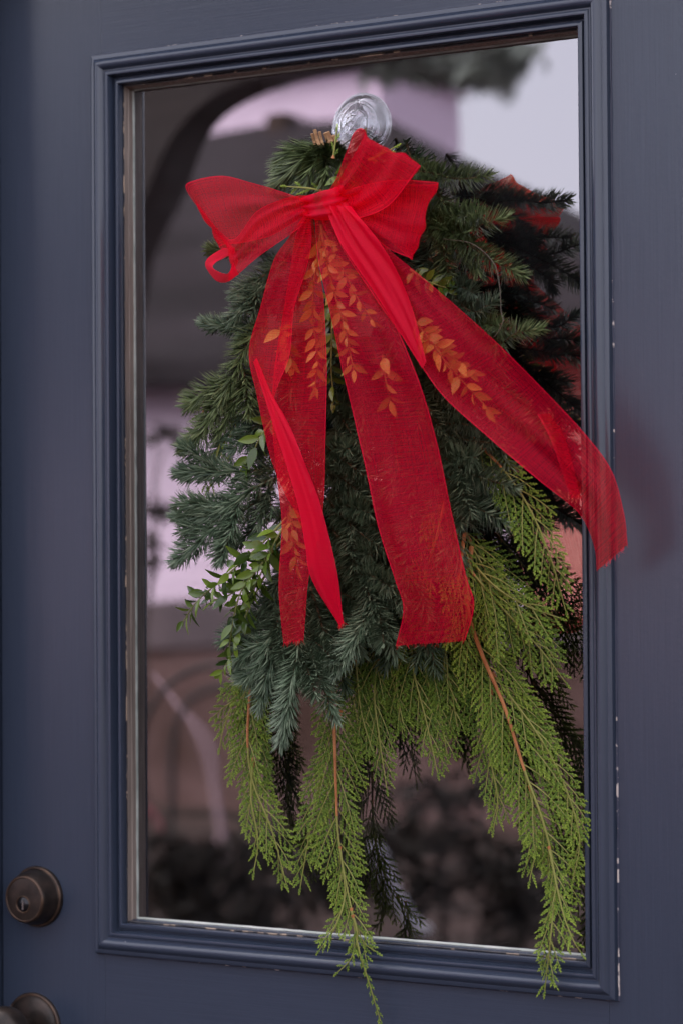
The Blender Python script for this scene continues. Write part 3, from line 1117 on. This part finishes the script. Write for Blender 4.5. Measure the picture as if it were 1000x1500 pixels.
def boxwood(pts, kind='green', size=0.0165, step=0.0075, spread=52, start=0.12):
    p, L = resample(px_path(pts, 8), 0.002)
    sb = MB()
    sb.add(*tube_vf(p, np.linspace(0.0013, 0.0006, len(p)), 6))
    st = sb.build('boxwood_sprig', M_BSTEM, swag)
    s, roll = start * L, rng.uniform(0, 3)
    while True:
        f = min(s / L, 1)
        i = min(int(f * (len(p) - 1)), len(p) - 2)
        t = nrm(p[i + 1] - p[i])
        ref = np.array([0, -1.0, 0.1])
        up = nrm(ref - (ref @ t) * t)
        sv = np.cross(t, up)
        last = f > 0.97
        for sg in (0, math.pi):
            a_ = roll + sg + rng.normal(0, .25)
            rd = math.cos(a_) * sv + math.sin(a_) * up * 0.8 + up * 0.25
            an = math.radians((spread if not last else 18) * rng.uniform(.7, 1.2))
            d = nrm(math.cos(an) * t + math.sin(an) * nrm(rd) + rng.normal(0, .08, 3))
            z = nrm(up + 0.5 * t + rng.normal(0, .35, 3))
            z = nrm(z - (z @ d) * d)
            y = np.cross(z, d)
            sc = 1.26 * size * rng.uniform(.72, 1.15) * (1 - .25 * f)
            lf = bpy.data.objects.new('leaf', LEAFMESH[kind])
            COL.objects.link(lf)
            lf.parent = st
            lf.matrix_parent_inverse = world_of(st).inverted()
            o = p[i] + rd * 0.0008
            lf.matrix_world = Matrix(((d[0] * sc, y[0] * sc, z[0] * sc, o[0]), (d[1] * sc, y[1] * sc, z[1] * sc, o[1]),
                                      (d[2] * sc, y[2] * sc, z[2] * sc, o[2]), (0, 0, 0, 1)))
            lf.matrix_basis = lf.matrix_world
        if last:
            break
        roll += math.pi / 2 + rng.normal(0, .3)
        s = min(s + step * rng.uniform(.8, 1.2), L)
    return st


boxwood([(420, 758, .085), (385, 795, .095), (330, 845, .10), (290, 880, .095), (268, 912, .085)], size=.019)
boxwood([(415, 790, .085), (380, 830, .095), (352, 870, .10), (340, 920, .095), (336, 950, .09)], size=.018)
boxwood([(400, 800, .08), (362, 850, .085), (330, 875, .09), (305, 878, .085)], size=.018)
boxwood([(395, 830, .08), (365, 890, .09), (345, 945, .085), (324, 988, .075)], size=.017)
boxwood([(425, 760, .08), (405, 790, .09), (385, 835, .095), (362, 880, .09)], size=.018)
boxwood([(410, 600, .06), (388, 630, .075), (372, 660, .075), (362, 684, .07)], size=.02, step=.011)
boxwood([(600, 395, .06), (625, 412, .07), (655, 422, .07)], size=.017)
boxwood([(500, 250, .08), (495, 272, .09), (488, 288, .09)], size=.016)
# pale sprigs under the sheer tails
boxwood([(470, 330, 0.061), (478, 380, 0.071), (490, 430, 0.076), (505, 480, 0.076), (518, 545, 0.071)], 'yellow', .0155, .010)
boxwood([(475, 340, 0.056), (500, 390, 0.066), (525, 440, 0.068), (545, 470, 0.066)], 'yellow', .0145, .010)
boxwood([(470, 340, 0.056), (462, 400, 0.066), (458, 460, 0.068), (465, 520, 0.066), (462, 570, 0.061)], 'yellow', .0155, .010)
boxwood([(480, 420, 0.046), (486, 480, 0.056), (485, 540, 0.056), (490, 590, 0.051)], 'green', .018)
boxwood([(600, 460, 0.061), (630, 500, 0.071), (660, 540, 0.076), (715, 600, 0.071)], 'yellow', .0175, .011)
boxwood([(610, 490, 0.061), (650, 515, 0.071), (690, 545, 0.068)], 'yellow', .0175, .011)
boxwood([(560, 520, 0.056), (565, 560, 0.061), (572, 590, 0.056)], 'yellow', .019, .012)
boxwood([(425, 740, 0.051), (430, 790, 0.058), (436, 830, 0.056)], 'yellow', .018, .010)
boxwood([(410, 480, 0.051), (420, 500, 0.061), (428, 530, 0.056)], 'yellow', .018, .010)


# ------------------------------------------------------------------ cut stem ends and wire
for (x0, y0, x1, y1, r_, d0) in ((464, 218, 457, 196, .0016, .055), (469, 218, 461, 190, .0018, .06), (474, 218, 468, 193, .0016, .058), (488, 218, 478, 194, .0036, .05),
                                 (496, 216, 487, 199, .0026, .045)):
    q = np.array([at(x0, y0, d0), at((x0 + x1) / 2, (y0 + y1) / 2, d0), at(x1, y1, d0 + .004)])
    mk('cut_stem', *tube_vf(q, [r_, r_, r_ * .96], 10), M_CUT, swag)
q = cr([at(*a) for a in ((648, 350, .075), (690, 357, .085), (722, 385, .09), (731, 420, .09), (733, 455, .088), (736, 470, .09), (728, 488, .088), (722, 494, .085))], 8)
mk('binding_wire', *tube_vf(q, .00038, 5), M_WIRE, swag, True)
q = cr([at(*a) for a in ((520, 196, .03), (512, 205, .05), (498, 214, .06), (482, 222, .06))], 6)
mk('hanging_wire', *tube_vf(q, .0007, 5), M_WIRE, swag, True)

# ================================================================== SUCTION CUP HOOK
c = at(530, 184, -YG)
hook = thing('suction_cup_hook', 'clear plastic suction cup hook stuck to the window glass above the swag', 'hook', c)
lathe('cup', [(31.5, 0.4), (32.0, 1.6), (31.0, 3.6), (27.0, 6.4), (21, 8.6), (16.5, 11), (14.8, 13.5), (14.6, 15), (13.0, 14.6), (12.4, 12.5), (14.5, 9.5), (19, 6.6), (25.5, 4.2), (29.5, 1.8), (30.6, 0.5), (31.5, 0.4)], c, M_CLEAR, hook, 64)
lathe('rim', [(32.6, 0.6), (33.4, 2.2), (32.4, 4.2), (30.6, 4.6), (29.6, 3.4), (30.4, 1.4), (32.6, 0.6)], c, M_CLEAR, hook, 64)
lathe('collar', [(23.0, 9.0), (24.2, 11.0), (23.4, 13.2), (21.4, 13.6), (20.0, 12.0), (21.2, 9.8), (23.0, 9.0)], c, M_CLEAR, hook, 64)
lathe('hub', [(0.01, 9), (13, 9), (14.4, 15), (14.0, 18), (11.5, 20.2), (10.2, 19.4), (8.4, 19.2), (7.4, 21.6), (4.5, 22.8), (0.01, 23)], c, M_CLEAR, hook, 48)
hp = [c + np.array(a) for a in ((0.000, -.021, 0.0), (-.004, -.029, -.008), (-.006, -.038, -.018), (-.004, -.046, -.026), (0.002, -.056, -.027), (0.005, -.062, -.020), (0.004, -.064, -.013))]
mk('hook', *tube_vf(cr(hp, 6), .0032, 12), M_CLEAR, hook, True)

# ================================================================== RIBBON BOW
bow = thing('ribbon_bow', 'sheer red organza ribbon bow with long tails tied on the swag', 'ribbon', at(465, 300, .11))


def ribbon(name, secs, mat, curl=0.004, wrinkle=0.0016, nu=14, nv=18, seed=0, both=False, fray=False):
    """secs rows: px,py,d of one edge, then px,py,d of the other edge"""
    A = cr([at(*s[0:3]) for s in secs], nu)
    B = cr([at(*s[3:6]) for s in secs], nu)
    n = len(A)
    mid = (A + B) / 2
    tan = nrm(np.gradient(mid, axis=0))
    wd = np.linalg.norm(B - A, axis=1)
    nor = nrm(np.cross(tan, B - A))
    for i in range(1, n):
        if nor[i] @ nor[i - 1] < 0:
            nor[i] = -nor[i]
    if nor[0][1] > 0:
        nor = -nor
    ulen = np.r_[0, np.cumsum(np.linalg.norm(np.diff(mid, axis=0), axis=1))]
    r2 = np.random.default_rng(seed + 5)
    ph = r2.uniform(0, 6.28, 6)
    creases = [(r2.uniform(.3, 1.0), r2.uniform(-1.6, 1.6), r2.uniform(-.3, 1.1), r2.choice([-1, 1]) * r2.uniform(.0012, .0032)) for _ in range(5)]
    vs, uvs, ts = [], [], []
    for i in range(n):
        for j in range(nv + 1):
            w = j / nv
            c_ = math.sin(math.pi * w) * curl * math.sin(ulen[i] * 24 + ph[0]) * min(1, wd[i] / .05)
            c_ += wrinkle * (math.sin(w * 7 + ulen[i] * 30 + ph[1]) + 0.6 * math.sin(w * 15 - ulen[i] * 22 + ph[2]) + 0.35 * math.sin(w * 25 + ulen[i] * 9 + ph[3])) * min(1, wd[i] / .03)
            for (ca, cb, cc, ch) in creases:
                dd_ = abs(ca * w + cb * ulen[i] / max(ulen[-1], .05) - cc)
                c_ += ch * max(0.0, 1 - dd_ / .16) * min(1, wd[i] / .04)
            ga = math.exp(-ulen[i] / .04) + (math.exp(-(ulen[-1] - ulen[i]) / .04) if both else 0)
            c_ += .0030 * ga * (math.sin(w * 19 + ph[4]) + .5 * math.sin(w * 31 + ph[5])) * min(1, wd[i] / .02)
            vs.append(A[i] * (1 - w) + B[i] * w + nor[i] * c_)
            uvs.append((ulen[i], w * 0.07))
            ts.append(min(w, 1 - w) * 2)
    f = []
    m_ = nv + 1
    for i in range(n - 1):
        for j in range(nv):
            f.append((i * m_ + j, i * m_ + j + 1, (i + 1) * m_ + j + 1, (i + 1) * m_ + j))
    o = mk(name, vs, f, mat, bow, True, ts, uvs)
    if fray:
        th = MB()
        d0 = nrm(mid[-1] - mid[-2])
        for k in range(26):
            w = r2.uniform(0, 1)
            a_ = A[-1] * (1 - w) + B[-1] * w - d0 * .001
            l_ = r2.uniform(.002, .0065)
            d1 = nrm(d0 + r2.normal(0, .28, 3))
            d2 = nrm(d1 + r2.normal(0, .5, 3))
            th.add(*tube_vf(np.array([a_, a_ + d1 * l_ * .6, a_ + d1 * l_ * .6 + d2 * l_ * .4]), [.00013, .00011, .00006], 3))
        th.build('loose_thread', M_RIB_T, o)['kind'] = 'stuff'
    return o


# left loop
ribbon('loop', [(452, 292, .105, 462, 312, .10), (415, 281, .085, 430, 325, .085), (370, 268, .075, 395, 345, .08), (326, 257, .075, 352, 356, .085), (284, 264, .085, 332, 358, .095),
                (273, 275, .10, 320, 364, .108), (292, 306, .118, 336, 368, .122), (322, 338, .13, 345, 386, .134), (345, 350, .138, 336, 412, .14), (376, 311, .135, 382, 375, .135),
                (410, 294, .13, 425, 345, .13), (440, 287, .122, 450, 326, .122), (460, 290, .112, 466, 314, .112)], M_RIB, .002, .0012, seed=1, both=True)
ribbon('curl', [(346, 362, .125, 342, 372, .128), (322, 366, .122, 325, 377, .13), (300, 386, .128, 311, 389, .136), (313, 409, .136, 318, 397, .142), (331, 414, .14, 334, 401, .146), (350, 402, .14, 342, 385, .146)], M_RIB_D, .001, .0004, 8, 6, seed=21)
# loop that points up
ribbon('loop', [(468, 296, .112, 486, 312, .11), (492, 264, .125, 520, 320, .12), (508, 225, .138, 572, 300, .132), (520, 197, .142, 612, 247, .138), (530, 199, .134, 610, 252, .128),
                (520, 225, .11, 580, 285, .105), (500, 260, .10, 540, 310, .095), (475, 292, .10, 490, 312, .10)], M_RIB, .003, .0018, seed=2, both=True)
# loop that points right
ribbon('loop', [(470, 290, .115, 484, 316, .11), (520, 275, .122, 530, 335, .118), (575, 264, .125, 570, 365, .122), (633, 266, .118, 602, 379, .114), (636, 270, .108, 604, 380, .104),
                (580, 272, .095, 565, 350, .092), (520, 282, .095, 520, 325, .092), (475, 295, .10, 485, 312, .10)], M_RIB, .003, .0018, seed=3, both=True)
# knot
ribbon('knot', [(440, 288, .118, 446, 318, .116), (455, 284, .130, 458, 322, .128), (472, 279, .134, 474, 322, .132), (490, 275, .130, 494, 318, .128), (504, 270, .116, 510, 310, .112)], M_RIB_D, .004, .0016, 8, 12, seed=4, both=True)
# left tail behind, long and dark
ribbon('tail', [(448, 312, .105, 458, 316, .105), (436, 350, .100, 466, 390, .10), (422, 440, .098, 474, 440, .10), (406, 540, .098, 480, 530, .102), (400, 620, .10, 479, 620, .105), (406, 700, .105, 475, 730, .11),
                (415, 770, .108, 464, 800, .112), (411, 860, .11, 452, 850, .112), (416, 942, .105, 444, 938, .108)], M_RIB, .003, .0012, seed=6, fray=True)
# left tail in front, twisted
ribbon('tail', [(450, 310, .128, 456, 314, .126), (424, 350, .125, 458, 350, .122), (402, 382, .128, 450, 390, .118), (382, 450, .132, 431, 450, .122), (364, 515, .132, 424, 520, .126), (374, 578, .13, 402, 585, .136),
                (392, 650, .126, 418, 634, .14), (416, 720, .124, 446, 700, .142), (440, 772, .124, 474, 775, .142), (460, 845, .122, 492, 850, .138), (496, 918, .118, 503, 912, .13)], M_RIB, .004, .0012, seed=7, fray=True)
# hem of that tail folded over: the bright band
ribbon('fold', [(372, 530, .135, 376, 524, .136), (384, 570, .138, 398, 575, .139), (400, 620, .141, 422, 618, .143), (420, 680, .143, 449, 682, .145), (438, 745, .143, 472, 748, .145), (447, 800, .142, 487, 803, .143), (457, 850, .138, 496, 850, .14), (497, 916, .128, 503, 912, .131)], M_RIB_D, .002, .0006, seed=8)
# wide middle tail
ribbon('tail', [(458, 318, .115, 478, 312, .12), (462, 370, .118, 520, 370, .122), (476, 430, .12, 560, 440, .126), (500, 520, .12, 596, 512, .128), (516, 586, .12, 622, 580, .128), (532, 670, .12, 642, 662, .126),
                (552, 770, .118, 662, 750, .122), (580, 850, .115, 684, 842, .116), (592, 892, .11, 695, 886, .112), (580, 946, .105, 681, 938, .105)], M_RIB, .006, .0016, nv=18, seed=9, fray=True)
# right tail blown sideways
ribbon('tail', [(474, 300, .125, 505, 296, .13), (500, 360, .13, 556, 352, .132), (544, 424, .128, 610, 398, .128), (588, 492, .124, 672, 452, .122), (642, 574, .116, 736, 510, .114), (720, 644, .104, 800, 574, .104),
                (790, 704, .092, 856, 636, .092), (846, 752, .078, 894, 690, .08), (868, 800, .066, 912, 752, .07), (872, 838, .058, 918, 798, .064)], M_RIB, .005, .0018, nv=18, seed=10, fray=True)
ribbon('fold', [(474, 300, .132, 512, 302, .136), (500, 360, .137, 548, 345, .139), (544, 424, .135, 580, 395, .136), (588, 492, .131, 604, 455, .131), (618, 540, .125, 624, 530, .125)], M_RIB_D, .003, .0012, seed=11)
ribbon('fold', [(788, 606, .1, 806, 606, .1), (806, 640, .096, 826, 640, .096), (820, 680, .09, 840, 690, .09), (836, 730, .082, 850, 730, .082)], M_RIB, .001, .0005, 8, 6, seed=12)

# ================================================================== WHAT THE GLASS MIRRORS
# across the garden: a low lilac clapboard house with a dark roof, a pink house behind it, plants and iron hoops
M_LILAC = plain('lilac_siding', (0.82, 0.66, 0.81), 0.7, 0.2, noise=(0.8, (0.88, 0.71, 0.87), (1, 1, 1)))
M_PINK = plain('pink_render', (0.86, 0.69, 0.85), 0.8, 0.2, noise=(0.6, (0.82, 0.65, 0.81), (1, 1, 1)))
M_WHITE = plain('white_render', (0.82, 0.80, 0.86), 0.8, 0.2, noise=(0.5, (0.85, 0.83, 0.88), (1, 1, 1)))
M_ROOF = plain('dark_shingle', (0.018, 0.014, 0.016), 0.9, 0.2, noise=(1.2, (0.036, 0.028, 0.033), (0.4, 1, 6)))
M_ROOF_G = plain('grey_shingle', (0.16, 0.16, 0.17), 0.9, 0.2, noise=(1.2, (0.22, 0.22, 0.23), (1, 1, 3)))
M_DARKWOOD = plain('dark_stained_wood', (0.030, 0.020, 0.020), 0.6, 0.3, noise=(8, (0.05, 0.035, 0.035), (1, 1, 8)))
M_IRON = plain('wrought_iron', (0.02, 0.02, 0.022), 0.6, 0.4)
M_BUSH = leaf_mat('shrub_leaf', (0.014, 0.011, 0.008), (0.030, 0.023, 0.017), (0.065, 0.045, 0.032), 0.6, 0.1)
M_TREE = leaf_mat('tree_leaf', (0.22, 0.25, 0.22), (0.34, 0.38, 0.34), (0.44, 0.48, 0.44), 0.6, 0.1)
M_BARK = plain('bark', (0.05, 0.035, 0.03), 0.9, 0.1, noise=(12, (0.10, 0.07, 0.06), (1, 1, 6)))
M_STONE = plain('pale_stone', (0.42, 0.42, 0.46), 0.8, 0.2, noise=(14, (0.58, 0.57, 0.60), (1, 1, 1)))

# low house: front wall plane runs parallel to the door, DH metres away
DH = 13.0
yH = 2 * YG - (YG + DH)
zE = mir(260, 530, DH)[2]
zR = mir(400, 190, DH + 2.2)[2]
xa, xb = mir(-700, 700, DH)[0], mir(1500, 700, DH)[0]
house = thing('lilac_house', 'low lilac clapboard house with dark shingle roof mirrored in the glass', 'house', (0.5 * (xa + xb), yH - 2, 0))
hv, hf = box_vf(min(xa, xb), max(xa, xb), yH - 4.4, yH - 0.02, 0, zE - 0.03)
mk('wall', hv, hf, M_LILAC, house)
nb_ = int((zE - 0.1) / 0.16)
for k in range(nb_):
    z0 = 0.05 + k * 0.16
    v = [(min(xa, xb), yH - 0.015, z0 + 0.165), (max(xa, xb), yH - 0.015, z0 + 0.165), (max(xa, xb), yH - 0.008, z0), (min(xa, xb), yH - 0.008, z0),
         (min(xa, xb), yH - 0.015, z0), (max(xa, xb), yH - 0.015, z0)]
    mk('clapboard', v, [(0, 3, 2, 1), (3, 4, 5, 2)], M_LILAC, house)
# roof: front slope, hipped down towards the picture's right
e0, e1 = mir(-700, 560, DH)[0], mir(1500, 500, DH)[0]
r0, r1 = mir(-700, 190, DH + 2.2)[0], mir(560, 190, DH + 2.2)[0]
h1 = mir(1050, 560, DH)[0]
yo, yr = yH + 0.45, yH - 2.2
zo = zE - 0.02
v = [(e0, yo, zo), (h1, yo, zo), (r1, yr, zR), (r0, yr, zR), (e0, yH - 4.8, zo), (h1, yH - 4.8, zo),
     (e0, yo, zo - .14), (h1, yo, zo - .14), (h1, yH - 4.8, zo - .14), (e0, yH - 4.8, zo - .14)]
roof = mk('roof', v, [(0, 1, 2, 3), (5, 4, 3, 2), (1, 5, 2), (0, 6, 7, 1), (1, 7, 8, 5), (6, 9, 8, 7), (0, 3, 4), (0, 4, 9, 6)], M_ROOF, house)
cx, cz = mir(420, 185, DH + 2.2)[0], zR
cv, cf = box_vf(cx - .10, cx + .10, yr - .12, yr + .12, cz - .1, cz + .07)
mk('chimney', cv, cf, M_BARK, roof)

# taller pink house behind
DP = 22.0
yP = 2 * YG - (YG + DP)
xs = sorted((mir(200, 200, DP)[0], mir(560, 200, DP)[0]))
zt = mir(450, 112, DP)[2]
pink = thing('pink_house', 'tall pale pink house mirrored above the dark roof', 'house', (sum(xs) / 2, yP - 3, 0))
pv, pf = box_vf(xs[0], xs[1], yP - 2, yP, 0, zt)
mk('wall', pv, pf, M_PINK, pink)
pv, pf = box_vf(xs[0] - .15, xs[1] + .15, yP - 2.1, yP + .2, zt, zt + 0.12)
mk('roof', pv, pf, M_WHITE, pink)

# dark timber arch that frames the garden path, close to the door at the left
DA = 4.2
arc = [(60, 980), (120, 700), (165, 540), (200, 420), (240, 290), (280, 200), (330, 150), (400, 118), (470, 104), (560, 84), (680, 62)]
inner = np.array([mir(x, y, DA) for x, y in arc])
inner = cr(inner, 6)
post = np.array([inner[0] * [1, 1, 0] + np.array([0.0, 0, 0.0])])
n_ = len(inner)
cen = np.array([mir(760, 700, DA)])[0]
outw = nrm((inner - cen) * np.array([1, 0, 1]))
outer = inner + outw * (0.55 + 0.0 * outw)
vs, fs = [], []
for p, q in zip(inner, outer):
    vs += [p + [0, .09, 0], q + [0, .09, 0], q - [0, .09, 0], p - [0, .09, 0]]
for k in range(n_ - 1):
    for j in range(4):
        j2 = (j + 1) % 4
        fs.append((k * 4 + j, k * 4 + j2, k * 4 + 4 + j2, k * 4 + 4 + j))
fs += [(0, 3, 2, 1), tuple((n_ - 1) * 4 + j for j in range(4))]
arch = thing('garden_arch', 'dark timber arch mirrored at the upper left of the glass', 'arch', (inner[0][0], inner[0][1], 0))
mk('arch_rib', vs, fs, M_DARKWOOD, arch)
pv, pf = box_vf(min(inner[0][0], outer[0][0]), max(inner[0][0], outer[0][0]), inner[0][1] - .09, inner[0][1] + .09, 0, max(inner[0][2], outer[0][2]))
pv[:, 2] = np.where(pv[:, 2] > 0, inner[0][2] + np.where(np.abs(pv[:, 0] - outer[0][0]) < 1e-6, outer[0][2] - inner[0][2], 0), 0)
mk('post', pv, pf, M_DARKWOOD, arch)


def leaf_cloud(c, r, n, size, seed, stretch=(1, 1, 1)):
    """leaf-sized folded faces spread through a volume"""
    g_ = np.random.default_rng(seed)
    k = max(3, n // 60)
    cl = g_.normal(0, .45, (k, 3)) * r * np.array(stretch)
    pos = np.array(c) + cl[g_.integers(0, k, n)] + g_.normal(0, .22, (n, 3)) * r * np.array(stretch)
    d = nrm(g_.normal(0, 1, (n, 3)))
    s = nrm(np.cross(d, g_.normal(0, 1, (n, 3))))
    nn = np.cross(d, s)
    ls = (size * g_.uniform(.6, 1.3, n))[:, None]
    V = np.stack([pos, pos + d * ls * .5 + s * ls * .3, pos + d * ls, pos + d * ls * .5 - s * ls * .3, pos + d * ls * .5 + nn * ls * .1], 1)
    return V, np.repeat(np.clip(g_.normal(.5, .2, n), 0, 1)[:, None], 5, 1)


# tree whose lowest boughs hang into the mirror image
DT = 10.0
tx = mir(560, 60, DT)
tree = thing('street_tree', 'grey green tree with boughs hanging into the top of the mirrored view', 'tree', (tx[0], tx[1], 0))
mb = MB()
for (x, y, r) in ((460, 62, .5), (530, 74, .42), (600, 80, .40), (660, 82, .34), (715, 92, .26), (745, 98, .16), (600, 30, .5), (500, 30, .5)):
    V, T = leaf_cloud(mir(x, y, DT), r, 420, .09, int(x), (1, 1, .28))
    mb.addmany(V, KITE_F, T)
mb.build('crown', M_TREE, tree)['kind'] = 'stuff'
tp = mir(560, 30, DT)
tb = np.array([tp[0] + 3.6, tp[1] - 1.0, 0])
mk('trunk', *tube_vf(cr([tb, tb + [0, 0, 2.2], tb + [-.6, .2, 3.6], tp + [1.2, 0, .3], tp], 6), np.linspace(.16, .02, 25), 8), M_BARK, tree, True)

# thin climbing plant in front of the lilac wall
D1 = 8.0


def plant(name, label, stems, clumps, dist, leaf, mat, seed):
    b0 = mir(*stems[0][0], dist)
    t_ = thing(name, label, 'plant', (b0[0], b0[1], 0))
    mb_ = MB()
    for st_ in stems:
        pts_ = [mir(x, y, dist) for x, y in st_]
        pts_ = [np.array([pts_[0][0], pts_[0][1], 0.0])] + pts_
        mb_.add(*tube_vf(cr(pts_, 5), np.linspace(.012, .004, 5 * (len(pts_) - 1) + 1), 5))
    mb_.build('stem', M_BARK, t_)
    mb_ = MB()
    for k, (x, y, r, n) in enumerate(clumps):
        V, T = leaf_cloud(mir(x, y, dist), r, n, leaf, seed + k, (1.3, 1, .6))
        mb_.addmany(V, KITE_F, T)
    mb_.build('foliage', mat, t_)['kind'] = 'stuff'
    return t_


plant('climbing_plant', 'thin leafy plant mirrored against the lilac wall at left', [[(215, 1000), (212, 800), (222, 640)], [(216, 900), (232, 745)], [(214, 860), (225, 690), (250, 650)]],
      [(234, 630, .10, 60), (262, 645, .06, 30), (240, 745, .07, 34), (214, 730, .08, 40), (214, 800, .08, 40), (218, 835, .06, 30), (258, 745, .04, 16)], D1, .06, M_BUSH, 70)
plant('garden_shrub', 'dark low shrub mirrored at the lower left of the glass', [[(250, 1330), (240, 1200)], [(270, 1340), (300, 1240)]],
      [(230, 1260, .16, 260), (300, 1290, .20, 320), (380, 1280, .22, 360), (460, 1270, .22, 360), (330, 1340, .25, 300), (240, 1340, .2, 260), (420, 1350, .25, 300), (520, 1310, .18, 220)], 5.0, .05, M_BUSH, 90)
plant('garden_shrub', 'dark broad shrub mirrored at the lower right of the glass', [[(650, 1330), (640, 1200)], [(700, 1340), (720, 1190)]],
      [(640, 1210, .20, 300), (700, 1170, .20, 220), (740, 1250, .22, 320), (650, 1300, .20, 300), (800, 1290, .2, 260), (570, 1310, .14, 140), (700, 1340, .25, 320), (790, 1360, .22, 260)], 5.4, .05, M_BUSH, 120)

# low garden wall with a stone coping
DGW = 9.6
yGW = 2 * YG - (YG + DGW)
zGW = mir(400, 892, DGW)[2]
xs = sorted((mir(-300, 900, DGW)[0], mir(1200, 900, DGW)[0]))
gw = thing('garden_wall', 'low brown garden wall with grey coping mirrored below the lilac siding', 'wall', (sum(xs) / 2, yGW, 0))
pv, pf = box_vf(xs[0], xs[1], yGW - .2, yGW, 0, zGW - .2)
mk('wall', pv, pf, plain('brown_wall', (0.075, 0.042, 0.034), 0.9, 0.2, noise=(1.6, (0.20, 0.125, 0.12), (1, 1, 1.6))), gw)
pv, pf = box_vf(xs[0], xs[1], yGW - .24, yGW + .04, zGW - .2, zGW)
mk('coping', pv, pf, plain('grey_coping', (0.12, 0.095, 0.105), 0.9, 0.2, noise=(3, (0.16, 0.125, 0.135), (1, 1, 1))), gw)

# bare branches in front of the wall
for k, (pts_, lb) in enumerate((([(206, 1340), (214, 1190), (250, 1240), (292, 1282)], 'reddish bare branch mirrored at the lower left'),
                                ([(318, 1340), (300, 1100), (262, 1030), (226, 985)], 'pale pinkish bare branch mirrored behind the iron hoops'),
                                ([(470, 1340), (520, 1200), (530, 1120), (555, 1060)], 'dark bare branch mirrored between the hanging cedar tips'))):
    q = cr([mir(x, y, 7.0) for x, y in pts_], 8)
    o = mk('bare_branch', *tube_vf(q, np.linspace(.016, .008, len(q)), 7), plain('branch_bark', ((0.20, 0.07, 0.08), (0.42, 0.30, 0.34), (0.06, 0.045, 0.045))[k], 0.8, 0.2), None, True)
    tag(o, lb, 'branch')

# two wrought iron hoops
for k, (pts_, lb) in enumerate((([(196, 1330), (206, 1100), (230, 1030), (270, 990), (320, 968), (380, 985), (420, 1050), (440, 1330)], 'wider dark iron plant hoop mirrored at the lower left'),
                                ([(250, 1330), (256, 1120), (272, 1050), (300, 1015), (335, 1000), (380, 1030), (400, 1100), (405, 1330)], 'narrower dark iron plant hoop mirrored at the lower left'))):
    q = cr([mir(x, y, 5.6 + .3 * k) for x, y in pts_], 8)
    o = mk('plant_hoop', *tube_vf(q, .012, 8), M_IRON, None, True)
    tag(o, lb, 'hoop', 'iron hoops in the garden')

# pale edging stones
stn = [(556, 1245), (560, 1265), (566, 1285), (572, 1305), (582, 1322), (592, 1340), (604, 1356), (620, 1368)]
for k, (x, y) in enumerate(stn):
    c_ = mir(x, y, 5.0)
    g_ = np.random.default_rng(k)
    vs, fs = [], []
    for i in range(5):
        ph = math.pi * i / 4
        for j in range(8):
            a_ = 2 * math.pi * j / 8
            rr = .034 * g_.uniform(.85, 1.12)
            vs.append((c_[0] + rr * 1.2 * math.sin(ph) * math.cos(a_), c_[1] + rr * math.sin(ph) * math.sin(a_), c_[2] + rr * .9 * math.cos(ph)))
    for i in range(4):
        for j in range(8):
            fs.append((i * 8 + j, (i + 1) * 8 + j, (i + 1) * 8 + (j + 1) % 8, i * 8 + (j + 1) % 8))
    o = mk('edging_stone', vs, fs, M_STONE, None, True)
    tag(o, 'small pale edging stone in the curved row mirrored at the bottom of the glass', 'stone', 'pale edging stones')
